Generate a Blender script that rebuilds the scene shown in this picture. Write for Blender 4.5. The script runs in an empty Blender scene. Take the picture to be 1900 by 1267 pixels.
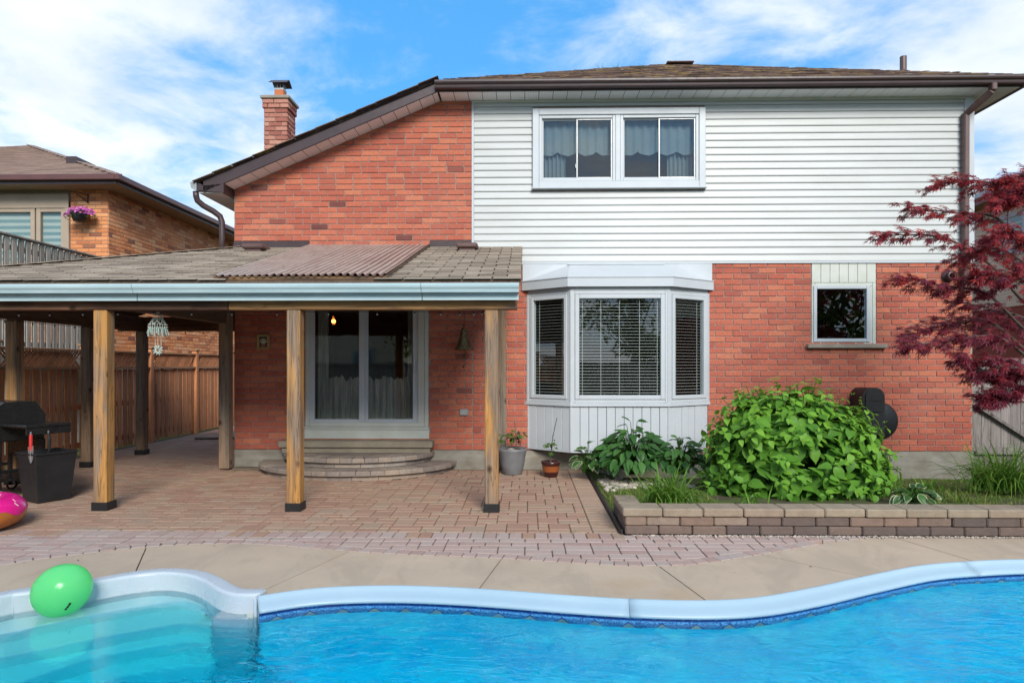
import bpy, math, random
from math import sin, cos, pi, radians as R, atan2, sqrt, hypot
from mathutils import Vector as V, Matrix as MX, noise as mnoise
random.seed(7)
sc = bpy.context.scene
COL = sc.collection
# ------------------------------------------------------------------ camera
FOC, YAW, CAMD, CAMH = 1200.0, math.atan(25 / 1200.0), 9.6, 1.53
cd = bpy.data.cameras.new('camera'); cam = bpy.data.objects.new('camera', cd); COL.objects.link(cam)
cam.location = (0, -CAMD, CAMH); cam.rotation_euler = (pi / 2, 0, YAW)
cd.sensor_width = 36; cd.lens = 36 * FOC / 1900; cd.shift_y = 44.5 / 1900; cd.clip_end = 6000; cd.clip_start = 0.05
sc.camera = cam
# ------------------------------------------------------------------ sky, sun, exposure
SUN = V((0.24, -0.88, 0.56)).normalized()
EL = math.asin(SUN.z); AZ = atan2(SUN.x, SUN.y)
wd = bpy.data.worlds.new('World'); sc.world = wd; wd.use_nodes = True
def world():
    nt = wd.node_tree; nt.nodes.clear(); N = nt.nodes.new; L = nt.links.new
    out = N('ShaderNodeOutputWorld'); bg = N('ShaderNodeBackground'); bg.inputs['Strength'].default_value = 0.15
    L(bg.outputs[0], out.inputs[0])
    sky = N('ShaderNodeTexSky'); sky.sky_type = 'NISHITA'; sky.sun_disc = False
    sky.sun_elevation = EL; sky.sun_rotation = AZ; sky.air_density = 1.0; sky.dust_density = 0.3; sky.ozone_density = 3.0
    tc = N('ShaderNodeTexCoord'); sp = N('ShaderNodeSeparateXYZ'); L(tc.outputs['Generated'], sp.inputs[0])
    def m(op, a, b=None, clamp=False):
        n = N('ShaderNodeMath'); n.operation = op; n.use_clamp = clamp
        for i, v in enumerate((a, b)):
            if v is None: continue
            if hasattr(v, 'is_linked'): L(v, n.inputs[i])
            else: n.inputs[i].default_value = v
        return n.outputs[0]
    z = m('ADD', m('MAXIMUM', sp.outputs[2], 0.0), 0.16)
    cx = N('ShaderNodeCombineXYZ'); L(m('DIVIDE', sp.outputs[0], z), cx.inputs[0]); L(m('DIVIDE', sp.outputs[1], z), cx.inputs[1])
    def noise(scale, detail, rough, off, dist=0.0):
        mp = N('ShaderNodeMapping'); mp.inputs['Location'].default_value = off; L(cx.outputs[0], mp.inputs[0])
        n = N('ShaderNodeTexNoise'); n.inputs['Scale'].default_value = scale; n.inputs['Detail'].default_value = detail
        n.inputs['Roughness'].default_value = rough; n.inputs['Distortion'].default_value = dist
        L(mp.outputs[0], n.inputs['Vector']); return n.outputs['Fac']
    big = noise(0.9, 2, 0.5, CLOUD_OFF); mid = noise(3.4, 9, 0.60, CLOUD_MID, 0.35); fine = noise(9, 6, 0.6, (1, 7, 0))
    d = m('ADD', m('MULTIPLY', big, 0.75), m('ADD', m('MULTIPLY', mid, 0.55), m('MULTIPLY', fine, 0.10)))
    mask = N('ShaderNodeMapRange'); mask.interpolation_type = 'SMOOTHSTEP'; L(d, mask.inputs[0])
    mask.inputs[1].default_value = CLOUD_LO; mask.inputs[2].default_value = CLOUD_HI; mask.inputs[4].default_value = 0.96
    shade = N('ShaderNodeMapRange'); L(noise(1.9, 5, 0.55, (9, 3, 0)), shade.inputs[0])
    shade.inputs[1].default_value = 0.35; shade.inputs[2].default_value = 0.65
    cc = N('ShaderNodeMix'); cc.data_type = 'RGBA'; L(shade.outputs[0], cc.inputs[0])
    cc.inputs[6].default_value = (3.1, 3.5, 4.0, 1); cc.inputs[7].default_value = (4.45, 4.55, 4.7, 1)
    hs = N('ShaderNodeHueSaturation'); hs.inputs['Saturation'].default_value = 1.15; hs.inputs['Value'].default_value = 1.0; hs.inputs['Hue'].default_value = 0.485
    L(sky.outputs[0], hs.inputs['Color'])
    az = N('ShaderNodeMix'); az.data_type = 'RGBA'; az.inputs[0].default_value = 0.72; L(hs.outputs[0], az.inputs[6]); az.inputs[7].default_value = (0.30, 1.62, 3.8, 1)
    mx = N('ShaderNodeMix'); mx.data_type = 'RGBA'; L(mask.outputs[0], mx.inputs[0]); L(az.outputs[2], mx.inputs[6]); L(cc.outputs[2], mx.inputs[7])
    L(mx.outputs[2], bg.inputs[0])
CLOUD_OFF, CLOUD_MID, CLOUD_LO, CLOUD_HI = (2.8, 2.2, 0), (6.2, 3.8, 0), 0.545, 0.83
world()
sl = bpy.data.lights.new('sun', 'SUN'); sl.energy = 2.3; sl.angle = R(22); sl.color = (1.0, 0.95, 0.87)
so = bpy.data.objects.new('sun', sl); COL.objects.link(so); so.rotation_euler = SUN.to_track_quat('Z', 'Y').to_euler(); so.location = (6, -8, 12)
vs = sc.view_settings; vs.view_transform = 'Standard'; vs.look = 'None'; vs.exposure = 0.8; vs.gamma = 1.0; vs.use_curve_mapping = False
sc.cycles.use_denoising = True; sc.cycles.max_bounces = 10; sc.cycles.transparent_max_bounces = 24
sc.cycles.caustics_refractive = True; sc.cycles.caustics_reflective = False; sc.cycles.sample_clamp_indirect = 6.0; sc.cycles.blur_glossy = 0.5

# ------------------------------------------------------------------ helpers
def at(px, py, Y):      # a point of the photograph at depth Y, for laying out the place
    u = (px - 950) / FOC; v = (678 - py) / FOC
    dx = -sin(YAW) + u * cos(YAW); dy = cos(YAW) + u * sin(YAW); t = (Y + CAMD) / dy
    return V((dx * t, Y, CAMH + v * t))
def gnd(px, py, z=0.0):
    u = (px - 950) / FOC; v = (678 - py) / FOC; t = (z - CAMH) / v
    return V(((-sin(YAW) + u * cos(YAW)) * t, -CAMD + (cos(YAW) + u * sin(YAW)) * t, z))
def U(a, b): return random.uniform(a, b)
WM = {}
def link(name, data, parent=None, M=None):
    o = bpy.data.objects.new(name, data); COL.objects.link(o)
    M = M.copy() if M is not None else MX.Identity(4)
    if parent is not None:
        o.parent = parent; o.matrix_basis = WM[parent].inverted() @ M
    else: o.matrix_basis = M
    WM[o] = M
    return o
def tag(o, label=None, cat=None, group=None, kind=None):
    if label: o['label'] = label
    if cat: o['category'] = cat
    if group: o['group'] = group
    if kind: o['kind'] = kind
    return o
def thing(name, label, cat, loc=(0, 0, 0), group=None):
    return tag(link(name, None, None, MX.Translation(V(loc))), label, cat, group)
def frame(o, x, z):     # matrix: origin o, local x along x, local z near z
    x = V(x).normalized(); z = V(z); y = z.cross(x)
    if y.length < 1e-5: y = V((0, 1, 0)).cross(x)
    y.normalize(); z = x.cross(y)
    return MX(((x.x, y.x, z.x, o[0]), (x.y, y.y, z.y, o[1]), (x.z, y.z, z.z, o[2]), (0, 0, 0, 1)))
class MB:
    def __init__(s): s.v = []; s.f = []; s.r = []; s.uv = {}
    def add(s, vs, fs, M=None, rnd=0.0):
        b = len(s.v)
        s.v.extend((M @ V(p) if M is not None else V(p)) for p in vs)
        s.f.extend(tuple(i + b for i in q) for q in fs); s.r.extend([rnd] * len(fs)); return s
    def box(s, x0, x1, y0, y1, z0, z1, M=None, rnd=0.0, c=0.0):
        vs, fs = cbox_geo((x1 - x0) / 2, (y1 - y0) / 2, (z1 - z0) / 2, c)
        T = MX.Translation(((x0 + x1) / 2, (y0 + y1) / 2, (z0 + z1) / 2))
        return s.add(vs, fs, M @ T if M is not None else T, rnd)
    def bar(s, a, b, w, h, up=(0, 0, 1), rnd=0.0, c=0.0):
        a = V(a); b = V(b); L = (b - a).length
        return s.box(0, L, -w / 2, w / 2, -h / 2, h / 2, frame(a, b - a, up), rnd, c)
    def tube(s, pts, r, n=8, cap=True, rnd=0.0):
        pts = [V(p) for p in pts]; rs = r if isinstance(r, (list, tuple)) else [r] * len(pts)
        vs = []; fs = []; prev = None
        for i, p in enumerate(pts):
            t = (pts[min(i + 1, len(pts) - 1)] - pts[max(i - 1, 0)]).normalized()
            if prev is None: prev = V((0, 0, 1)) if abs(t.z) < .9 else V((1, 0, 0))
            x = prev - t * prev.dot(t); x.normalize(); y = t.cross(x); prev = x
            vs += [p + (x * cos(2 * pi * k / n) + y * sin(2 * pi * k / n)) * rs[i] for k in range(n)]
        for i in range(len(pts) - 1):
            fs += [(i * n + k, i * n + (k + 1) % n, (i + 1) * n + (k + 1) % n, (i + 1) * n + k) for k in range(n)]
        if cap: fs += [tuple(range(n))[::-1], tuple(range((len(pts) - 1) * n, len(pts) * n))]
        return s.add(vs, fs, None, rnd)
    def lathe(s, prof, c=(0, 0, 0), n=24, rnd=0.0, M=None):
        vs = []; fs = []; c = V(c)
        for r, z in prof: vs += [c + V((r * cos(2 * pi * k / n), r * sin(2 * pi * k / n), z)) for k in range(n)]
        for i in range(len(prof) - 1):
            fs += [(i * n + k, i * n + (k + 1) % n, (i + 1) * n + (k + 1) % n, (i + 1) * n + k) for k in range(n)]
        return s.add(vs, fs, M, rnd)
    def ball(s, c, r, n=8, m=6, sc3=(1, 1, 1), rnd=0.0):
        prof = [(max(r * sin(pi * i / m), 1e-4), -r * cos(pi * i / m)) for i in range(m + 1)]
        t = MX.Translation(V(c)) @ MX.Diagonal(V((*sc3, 1)))
        return s.lathe(prof, n=n, rnd=rnd, M=t)
    def prism(s, poly, z0, z1, M=None, rnd=0.0, ch=0.0):   # poly: ccw (x,y); chamfered top
        n = len(poly); c = V((sum(p[0] for p in poly) / n, sum(p[1] for p in poly) / n))
        vs = [(p[0], p[1], z0) for p in poly]
        if ch:
            vs += [(p[0], p[1], z1 - ch) for p in poly]
            ins = []
            for i in range(n):
                a = V(poly[i - 1][:2]); b = V(poly[i][:2]); d = V(poly[(i + 1) % n][:2])
                e1 = (b - a).normalized(); e2 = (d - b).normalized()
                nn = V((-e1.y, e1.x)) + V((-e2.y, e2.x))
                if nn.length < 1e-6: nn = V((-e1.y, e1.x))
                nn.normalize(); k = max(.4, nn.dot(V((-e1.y, e1.x)))); q = b + nn * (ch / k); ins.append((q.x, q.y, z1))
            vs += ins
            fs = [tuple(range(n))[::-1], tuple(range(2 * n, 3 * n))]
            for l in (0, 1): fs += [(l * n + i, l * n + (i + 1) % n, (l + 1) * n + (i + 1) % n, (l + 1) * n + i) for i in range(n)]
        else:
            vs += [(p[0], p[1], z1) for p in poly]
            fs = [tuple(range(n))[::-1], tuple(range(n, 2 * n))] + [(i, (i + 1) % n, n + (i + 1) % n, n + i) for i in range(n)]
        return s.add(vs, fs, M, rnd)
    def mesh(s, name, mat, smooth=False):
        me = bpy.data.meshes.new(name); me.from_pydata([tuple(p) for p in s.v], [], s.f)
        a = me.attributes.new('rnd', 'FLOAT', 'FACE'); a.data.foreach_set('value', s.r)
        if mat: me.materials.append(mat)
        if smooth: me.polygons.foreach_set('use_smooth', [True] * len(s.f))
        me.update(); return me
    def build(s, name, mat, parent=None, smooth=False, kind=None):
        o = link(name, s.mesh(name, mat, smooth), parent)
        if kind: o['kind'] = kind
        return o
def cbox_geo(a, b, c, h):
    if h <= 0:
        return ([(x, y, z) for z in (-c, c) for y in (-b, b) for x in (-a, a)],
                [(0, 2, 3, 1), (4, 5, 7, 6), (0, 1, 5, 4), (2, 6, 7, 3), (0, 4, 6, 2), (1, 3, 7, 5)])
    vs = []; idx = {}
    for sx in (-1, 1):
        for sy in (-1, 1):
            for sz in (-1, 1):
                for k in range(3):
                    p = [sx * (a - h), sy * (b - h), sz * (c - h)]; p[k] = (sx * a, sy * b, sz * c)[k]
                    idx[(sx, sy, sz, k)] = len(vs); vs.append(tuple(p))
    fs = []
    def q(pts):
        ids = [idx[p] for p in pts]; P = [V(vs[i]) for i in ids]
        nrm = (P[1] - P[0]).cross(P[2] - P[0]); cen = sum(P, V()) / len(P)
        fs.append(tuple(ids) if nrm.dot(cen) > 0 else tuple(ids[::-1]))
    for k in range(3):
        i, j = [t for t in range(3) if t != k]
        for s in (-1, 1):
            c4 = []
            for u, w in ((-1, -1), (1, -1), (1, 1), (-1, 1)):
                t = [0, 0, 0]; t[k] = s; t[i] = u; t[j] = w; c4.append((*t, k))
            q(c4)
        for u in (-1, 1):
            for w in (-1, 1):
                def key(s, ax):
                    t = [0, 0, 0]; t[k] = s; t[i] = u; t[j] = w; return (*t, ax)
                q([key(-1, i), key(1, i), key(1, j), key(-1, j)])
    for sx in (-1, 1):
        for sy in (-1, 1):
            for sz in (-1, 1): q([(sx, sy, sz, 0), (sx, sy, sz, 1), (sx, sy, sz, 2)])
    return vs, fs
class Pieces:          # many alike pieces: the most visible become objects of their own, the rest one part
    def __init__(s, name, mat, limit=300, smooth=False): s.name = name; s.mat = mat; s.limit = limit; s.items = []; s.cache = {}; s.smooth = smooth
    def add(s, key, geo, M, rnd=None, score=0.0): s.items.append((score, key, geo, M, random.random() if rnd is None else rnd))
    def cbox(s, sx, sy, sz, ch, M, rnd=None, score=0.0):
        key = (round(sx, 4), round(sy, 4), round(sz, 4), ch)
        if key not in s.cache: s.cache[key] = cbox_geo(sx / 2, sy / 2, sz / 2, ch)
        s.add(key, s.cache[key], M, rnd, score)
    def flush(s, parent, bulk=None):
        it = sorted(s.items, key=lambda t: -t[0]); md = {}
        for sco, key, geo, M, r in it[:s.limit]:
            if key is None or key not in md:
                b = MB().add(geo[0], geo[1]); me = b.mesh(s.name, s.mat, s.smooth)
                if key is not None: md[key] = me
            else: me = md[key]
            o = link(s.name, me, parent, M); o['rnd'] = r
        rest = it[s.limit:]
        if rest:
            b = MB()
            for sco, key, geo, M, r in rest: b.add(geo[0], geo[1], M, r)
            b.build(bulk or (s.name + '_field'), s.mat, parent, s.smooth, 'stuff')
CP = V((0, -CAMD, CAMH))
def near(p): return -(V(p) - CP).length
def crom(pts, per=8, closed=False):
    P = [V(p) for p in pts]; n = len(P); out = []
    for i in range(n if closed else n - 1):
        g = lambda k: P[k % n] if closed else P[max(0, min(n - 1, k))]
        a, b, c, d = g(i - 1), g(i), g(i + 1), g(i + 2)
        for j in range(per):
            t = j / per
            out.append(.5 * ((2 * b) + (c - a) * t + (2 * a - 5 * b + 4 * c - d) * t * t + (3 * b - a - 3 * c + d) * t ** 3))
    if not closed: out.append(P[-1])
    return out
def sweep(path, prof, closed=False):   # path: 2D/3D pts; prof: (offset to the left of travel, z)
    n = len(path); m = len(prof); vs = []; fs = []
    for i in range(n):
        a = V(path[i - 1] if (closed or i > 0) else path[i]); b = V(path[(i + 1) % n] if (closed or i < n - 1) else path[i])
        t = (b - a); t.z = 0; t.normalize(); nl = V((-t.y, t.x, 0)); p = V(path[i])
        vs += [(p.x + nl.x * o, p.y + nl.y * o, p.z + z) for o, z in prof]
    for i in range(n if closed else n - 1):
        j = (i + 1) % n
        fs += [(i * m + k, i * m + k + 1, j * m + k + 1, j * m + k) for k in range(m - 1)]
    return vs, fs

# ------------------------------------------------------------------ materials
class NT:
    def __init__(s, name):
        s.m = bpy.data.materials.new(name); s.m.use_nodes = True; s.t = s.m.node_tree; s.t.nodes.clear()
        s.out = s.t.nodes.new('ShaderNodeOutputMaterial')
    def n(s, typ, ins=None, **props):
        nd = s.t.nodes.new('ShaderNode' + typ)
        for k, v in props.items(): setattr(nd, k, v)
        for k, v in (ins or {}).items(): s.set(nd.inputs[k], v)
        return nd
    def set(s, sock, v):
        if hasattr(v, 'is_linked'): s.t.links.new(v, sock)
        elif hasattr(v, 'outputs'): s.t.links.new(v.outputs[0], sock)
        elif isinstance(v, (tuple, list)) and len(v) == 3 and sock.type == 'RGBA': sock.default_value = (*v, 1)
        else: sock.default_value = v
    def math(s, op, a, b=0.0, c=0.0, clamp=False):
        nd = s.n('Math', {0: a, 1: b, 2: c}, operation=op); nd.use_clamp = clamp; return nd.outputs[0]
    def pos(s): return s.n('NewGeometry').outputs['Position']
    def scaled(s, vec, sc3, off=None):
        nd = s.n('VectorMath', {0: vec, 1: sc3}, operation='MULTIPLY').outputs[0]
        if off is not None: nd = s.n('VectorMath', {0: nd, 1: off}, operation='ADD').outputs[0]
        return nd
    def noise(s, vec, scale, detail=4, rough=.55, dist=0.0):
        return s.n('TexNoise', {'Vector': vec, 'Scale': scale, 'Detail': detail, 'Roughness': rough, 'Distortion': dist}).outputs['Fac']
    def ramp(s, fac, stops, interp='LINEAR'):
        nd = s.n('ValToRGB', {0: fac}); cr = nd.color_ramp; cr.interpolation = interp
        while len(cr.elements) < len(stops): cr.elements.new(.5)
        for e, (p, c) in zip(cr.elements, stops):
            e.position = p; e.color = (*c, 1) if not isinstance(c, (int, float)) else (c, c, c, 1)
        return nd.outputs[0]
    def mix(s, fac, a, b, blend='MIX'):
        nd = s.n('Mix', {0: fac}, data_type='RGBA', blend_type=blend); s.set(nd.inputs[6], a); s.set(nd.inputs[7], b); return nd.outputs[2]
    def rnd(s):
        a = s.n('Attribute', attribute_name='rnd'); b = s.n('Attribute', attribute_name='rnd', attribute_type='OBJECT')
        return s.math('ADD', a.outputs['Fac'], b.outputs['Fac'])
    def rvec(s, k=37.0):
        r = s.rnd(); return s.n('CombineXYZ', {0: s.math('MULTIPLY', r, k), 1: s.math('MULTIPLY', r, k * 1.7), 2: s.math('MULTIPLY', r, k * .6)}).outputs[0]
    def bump(s, h, strength=.3, dist=.01, normal=None):
        nd = s.n('Bump', {'Height': h, 'Strength': strength, 'Distance': dist})
        if normal is not None: s.set(nd.inputs['Normal'], normal)
        return nd.outputs[0]
    def fin(s, col, rough=.6, normal=None, metal=0.0, spec=.5, **kw):
        p = s.n('BsdfPrincipled', {'Base Color': col, 'Roughness': rough, 'Metallic': metal, 'Specular IOR Level': spec})
        if normal is not None: s.set(p.inputs['Normal'], normal)
        for k, v in kw.items(): s.set(p.inputs[k.replace('_', ' ')], v)
        s.t.links.new(p.outputs[0], s.out.inputs[0]); return s.m
def surf(name, c1, c2=None, rough=.6, ns=6.0, bump=.15, bs=60.0, bd=.004, var=.0, metal=0.0, spec=.4, stretch=(1, 1, 1), lo=.3, hi=.7):
    t = NT(name); P = t.scaled(t.pos(), stretch, t.rvec()); c2 = c2 or tuple(x * .72 for x in c1)
    f = t.ramp(t.noise(P, ns, 6, .6), [(lo, 0.0), (hi, 1.0)])
    col = t.mix(f, c1, c2)
    if var:
        v = t.math('ADD', t.math('MULTIPLY', t.math('SUBTRACT', t.rnd(), .5), 2 * var), 1.0)
        hs = t.n('HueSaturation', {'Color': col, 'Value': v}); col = hs.outputs[0]
    nr = t.bump(t.noise(P, bs, 5, .6), bump, bd) if bump else None
    rg = t.math('ADD', t.math('MULTIPLY', t.noise(P, ns * 3, 3), .2), rough - .1)
    return t.fin(col, rg, nr, metal, spec)
MT = {}
def brick_mat(name, stops, sq=1.0):
    t = NT(name); P = t.pos(); r = t.rnd(); PV = t.n('VectorMath', {0: P, 1: t.rvec(91)}, operation='ADD').outputs[0]
    col = t.ramp(r, stops)
    col = t.mix(t.math('MULTIPLY', t.ramp(t.noise(PV, 26, 6, .7), [(.38, 0.0), (.68, 1.0)]), .45), col, t.mix(.5, col, (.10, .035, .03)))
    col = t.mix(t.math('MULTIPLY', t.ramp(t.noise(P, 1.1, 4, .6), [(.45, 0.0), (.75, 1.0)]), .25), col, t.mix(.6, col, (.55, .33, .24)))
    col = t.mix(t.math('MULTIPLY', t.ramp(t.noise(PV, 150, 3, .6), [(.62, 0.0), (.74, 1.0)]), .25), col, (.5, .33, .26))
    W = t.n('TexWave', {'Vector': t.scaled(PV, (1, 1, 2.2)), 'Scale': 9.0, 'Distortion': 9.0, 'Detail': 3.0, 'Detail Scale': 1.6}).outputs['Fac']
    h = t.math('ADD', t.math('MULTIPLY', W, .5 * sq), t.math('ADD', t.noise(PV, 60, 5, .65), t.math('MULTIPLY', t.noise(PV, 14, 2), .8)))
    return t.fin(col, .85, t.bump(h, .75, .006), spec=.25)
RED = [(0.0, (.14, .05, .046)), (.022, (.20, .06, .05)), (.04, (.41, .11, .072)), (.35, (.46, .125, .078)), (.7, (.52, .15, .088)), (1.0, (.55, .185, .105))]
RED2 = [(0.0, (.34, .095, .068)), (.06, (.40, .105, .072)), (.35, (.46, .122, .078)), (.7, (.51, .142, .086)), (1.0, (.54, .175, .10))]
ORANGE = [(0.0, (.28, .12, .07)), (.08, (.50, .175, .075)), (.4, (.72, .27, .10)), (.75, (.80, .345, .145)), (1.0, (.80, .43, .22))]
MT['brick'] = brick_mat('brick_red_mottled', RED)
MT['brick2'] = brick_mat('brick_red', RED2)
MT['brickN'] = brick_mat('brick_orange', ORANGE)
MT['brickC'] = brick_mat('brick_chimney', [(0, (.25, .08, .06)), (.3, (.40, .15, .11)), (1, (.52, .26, .19))])
MT['mortar'] = surf('mortar', (.36, .30, .26), (.25, .195, .165), .9, 9, .5, 120, .004)
MT['conc_found'] = surf('foundation_concrete', (.34, .32, .28), (.20, .175, .13), .9, 3.2, .35, 70, .006, stretch=(1, 1, 2.5))
def siding_mat():
    t = NT('white_aluminium_siding'); P = t.pos()
    c = t.mix(t.ramp(t.noise(t.scaled(P, (.5, 1, 3)), 2.0, 6, .65), [(.4, 0.0), (.75, 1.0)]), (.47, .49, .485), (.415, .43, .415))
    return t.fin(c, .42, t.bump(t.noise(t.scaled(P, (.4, 1, 1)), 5, 3), .12, .02), spec=.45)
MT['siding'] = siding_mat()
MT['vinyl'] = surf('white_vinyl', (.50, .54, .57), (.46, .495, .52), .38, 2.5, .05, 40, .002)
MT['vinyl_old'] = surf('aged_white_vinyl', (.56, .585, .54), (.48, .50, .43), .5, 4, .08, 40, .003)
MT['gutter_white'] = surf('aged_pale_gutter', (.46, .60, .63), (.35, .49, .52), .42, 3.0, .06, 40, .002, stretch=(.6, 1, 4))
MT['plum'] = surf('dark_brown_metal', (.060, .036, .036), (.042, .026, .027), .38, 4, .04, 60, .001, spec=.5)
MT['brownpipe'] = surf('brown_downspout', (.135, .075, .065), (.09, .05, .045), .38, 3, .05, 60, .001, spec=.5)
def soffit_mat():
    t = NT('vented_soffit'); P = t.n('TexCoord').outputs['Object']
    w = t.n('TexWave', {'Vector': P, 'Scale': 13.0, 'Distortion': 0.0}, wave_type='BANDS', bands_direction='X').outputs['Fac']
    c = t.mix(t.math('MULTIPLY', t.ramp(w, [(.0, 1.0), (.35, 0.0)]), .55), (.86, .87, .88), (.55, .55, .55))
    return t.fin(c, .5, t.bump(w, .5, .004))
MT['soffit'] = soffit_mat()
def shingle_mat(name, cols, lich=0.0):
    t = NT(name); P = t.pos(); PV = t.n('VectorMath', {0: P, 1: t.rvec(51)}, operation='ADD').outputs[0]
    c = t.ramp(t.rnd(), cols)
    c = t.mix(t.math('MULTIPLY', t.noise(PV, 160, 4, .7), .7), c, t.mix(.5, c, (.05, .045, .04)))
    c = t.mix(t.math('MULTIPLY', t.ramp(t.noise(P, 1.6, 5, .65), [(.45, 0.0), (.7, 1.0)]), .6), c, t.mix(.6, c, (.11, .095, .075)))
    if lich:
        c = t.mix(t.math('MULTIPLY', t.ramp(t.noise(P, 3.5, 6, .7), [(.52, 0.0), (.62, 1.0)]), lich), c, (.42, .30, .12))
        c = t.mix(t.math('MULTIPLY', t.ramp(t.noise(P, 6.5, 6, .7), [(.6, 0.0), (.68, 1.0)]), lich), c, (.45, .43, .42))
    return t.fin(c, .92, t.bump(t.noise(PV, 220, 3, .6), .8, .004), spec=.2)
MT['shingle_old'] = shingle_mat('canopy_shingle', [(0, (.25, .20, .155)), (.4, (.34, .28, .22)), (1, (.43, .36, .285))])
MT['shingle_dark'] = shingle_mat('house_shingle', [(0, (.10, .062, .055)), (.5, (.17, .11, .095)), (1, (.27, .19, .16))], .65)
MT['shingle_n'] = shingle_mat('neighbour_shingle', [(0, (.24, .155, .12)), (.5, (.30, .20, .155)), (1, (.37, .26, .205))])
def wood(name, c1, c2, c3, axis='Z', rough=.75, grey=None, var=.18, knots=True):
    t = NT(name); P = t.n('VectorMath', {0: t.pos(), 1: t.rvec(23)}, operation='ADD').outputs[0]
    s = {'X': (1.2, 26, 26), 'Y': (26, 1.2, 26), 'Z': (26, 26, 1.2)}[axis]; s2 = tuple(.16 * k if k > 2 else .7 for k in s)
    g = t.noise(t.scaled(P, s), 1.0, 8, .62, .6)
    c = t.ramp(g, [(.28, c3), (.45, c2), (.68, c1)])
    big = t.noise(t.scaled(P, s2), 1.0, 4, .6, .4)
    if grey: c = t.mix(t.ramp(big, [(.42, 0.0), (.58, 1.0)]), c, t.ramp(g, [(.3, tuple(.4 * k for k in grey)), (.6, grey)]))
    crk = t.ramp(t.noise(t.scaled(P, tuple(k * .62 for k in s)), 1.0, 3, .5, 1.2), [(.482, 0.0), (.5, 1.0), (.518, 0.0)])
    c = t.mix(t.math('MULTIPLY', crk, .55), c, tuple(.25 * k for k in c3))
    if knots:
        vo = t.n('TexVoronoi', {'Vector': t.scaled(P, tuple(2.2 if k > 2 else 1.5 for k in s)), 'Scale': 1.6}, feature='F1').outputs['Distance']
        c = t.mix(t.ramp(vo, [(.05, 1.0), (.14, 0.0)]), c, (.05, .025, .014))
    v = t.math('ADD', t.math('MULTIPLY', t.math('SUBTRACT', t.rnd(), .5), 2 * var), 1.0)
    c = t.n('HueSaturation', {'Color': c, 'Value': v}).outputs[0]
    return t.fin(c, rough, t.bump(t.math('SUBTRACT', g, t.math('MULTIPLY', crk, .6)), .5, .006), spec=.25)
MT['post'] = wood('pine_post', (.60, .32, .10), (.46, .23, .07), (.20, .10, .04), 'Z', grey=(.30, .215, .15))
MT['post_dark'] = wood('brown_post', (.33, .22, .14), (.25, .165, .105), (.13, .082, .053), 'Z', grey=(.27, .215, .165))
MT['beam'] = wood('pine_beam', (.38, .215, .085), (.29, .155, .062), (.10, .056, .032), 'X', grey=(.14, .085, .055))
MT['beam_brown'] = wood('brown_beam', (.27, .135, .072), (.21, .105, .058), (.11, .058, .036), 'X', grey=(.13, .07, .045))
MT['beam_dark'] = wood('dark_rafter', (.19, .13, .09), (.15, .10, .072), (.09, .06, .046), 'Y', knots=False)
MT['fence'] = wood('cedar_fence', (.62, .28, .135), (.52, .225, .105), (.30, .13, .068), 'Z', var=.22, knots=False)
MT['fence_rail'] = wood('cedar_rail', (.42, .24, .13), (.34, .185, .10), (.20, .11, .065), 'Y', knots=False)
MT['greywood'] = wood('grey_weathered_board', (.36, .325, .27), (.29, .26, .22), (.15, .135, .115), 'Z', var=.2, knots=False)
MT['gate'] = wood('grey_gate_board', (.30, .265, .245), (.24, .21, .195), (.13, .115, .105), 'Z', var=.2)
MT['plank'] = wood('plank_wood', (.24, .19, .14), (.18, .14, .105), (.09, .07, .055), 'X')
def paver_mat(name, stops, dirt):
    t = NT(name); P = t.pos(); PV = t.n('VectorMath', {0: P, 1: t.rvec(61)}, operation='ADD').outputs[0]
    c = t.ramp(t.rnd(), stops)
    c = t.mix(t.math('MULTIPLY', t.ramp(t.noise(P, .8, 4, .6), [(.40, 0.0), (.65, 1.0)]), .55), c, dirt)
    c = t.mix(t.math('MULTIPLY', t.ramp(t.noise(PV, 40, 6, .7), [(.4, 0.0), (.75, 1.0)]), .4), c, t.mix(.5, c, (.09, .065, .05)))
    c = t.mix(t.math('MULTIPLY', t.ramp(t.noise(PV, 300, 2, .5), [(.6, 0.0), (.7, 1.0)]), .3), c, (.5, .42, .36))
    return t.fin(c, .88, t.bump(t.math('ADD', t.noise(PV, 150, 4, .7), t.noise(PV, 12, 3)), .6, .004), spec=.25)
MT['paver'] = paver_mat('patio_paver', [(0, (.34, .195, .14)), (.3, (.38, .225, .16)), (.6, (.40, .255, .18)), (.85, (.40, .275, .195)), (1, (.35, .255, .19))], (.37, .255, .175))
MT['paver_pink'] = paver_mat('pink_paver', [(0, (.37, .25, .215)), (.4, (.44, .315, .275)), (.75, (.44, .345, .305)), (1, (.39, .32, .285))], (.41, .32, .27))
MT['sand'] = surf('joint_sand', (.17, .13, .09), (.09, .075, .045), .95, 14, .5, 90, .004)
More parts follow.
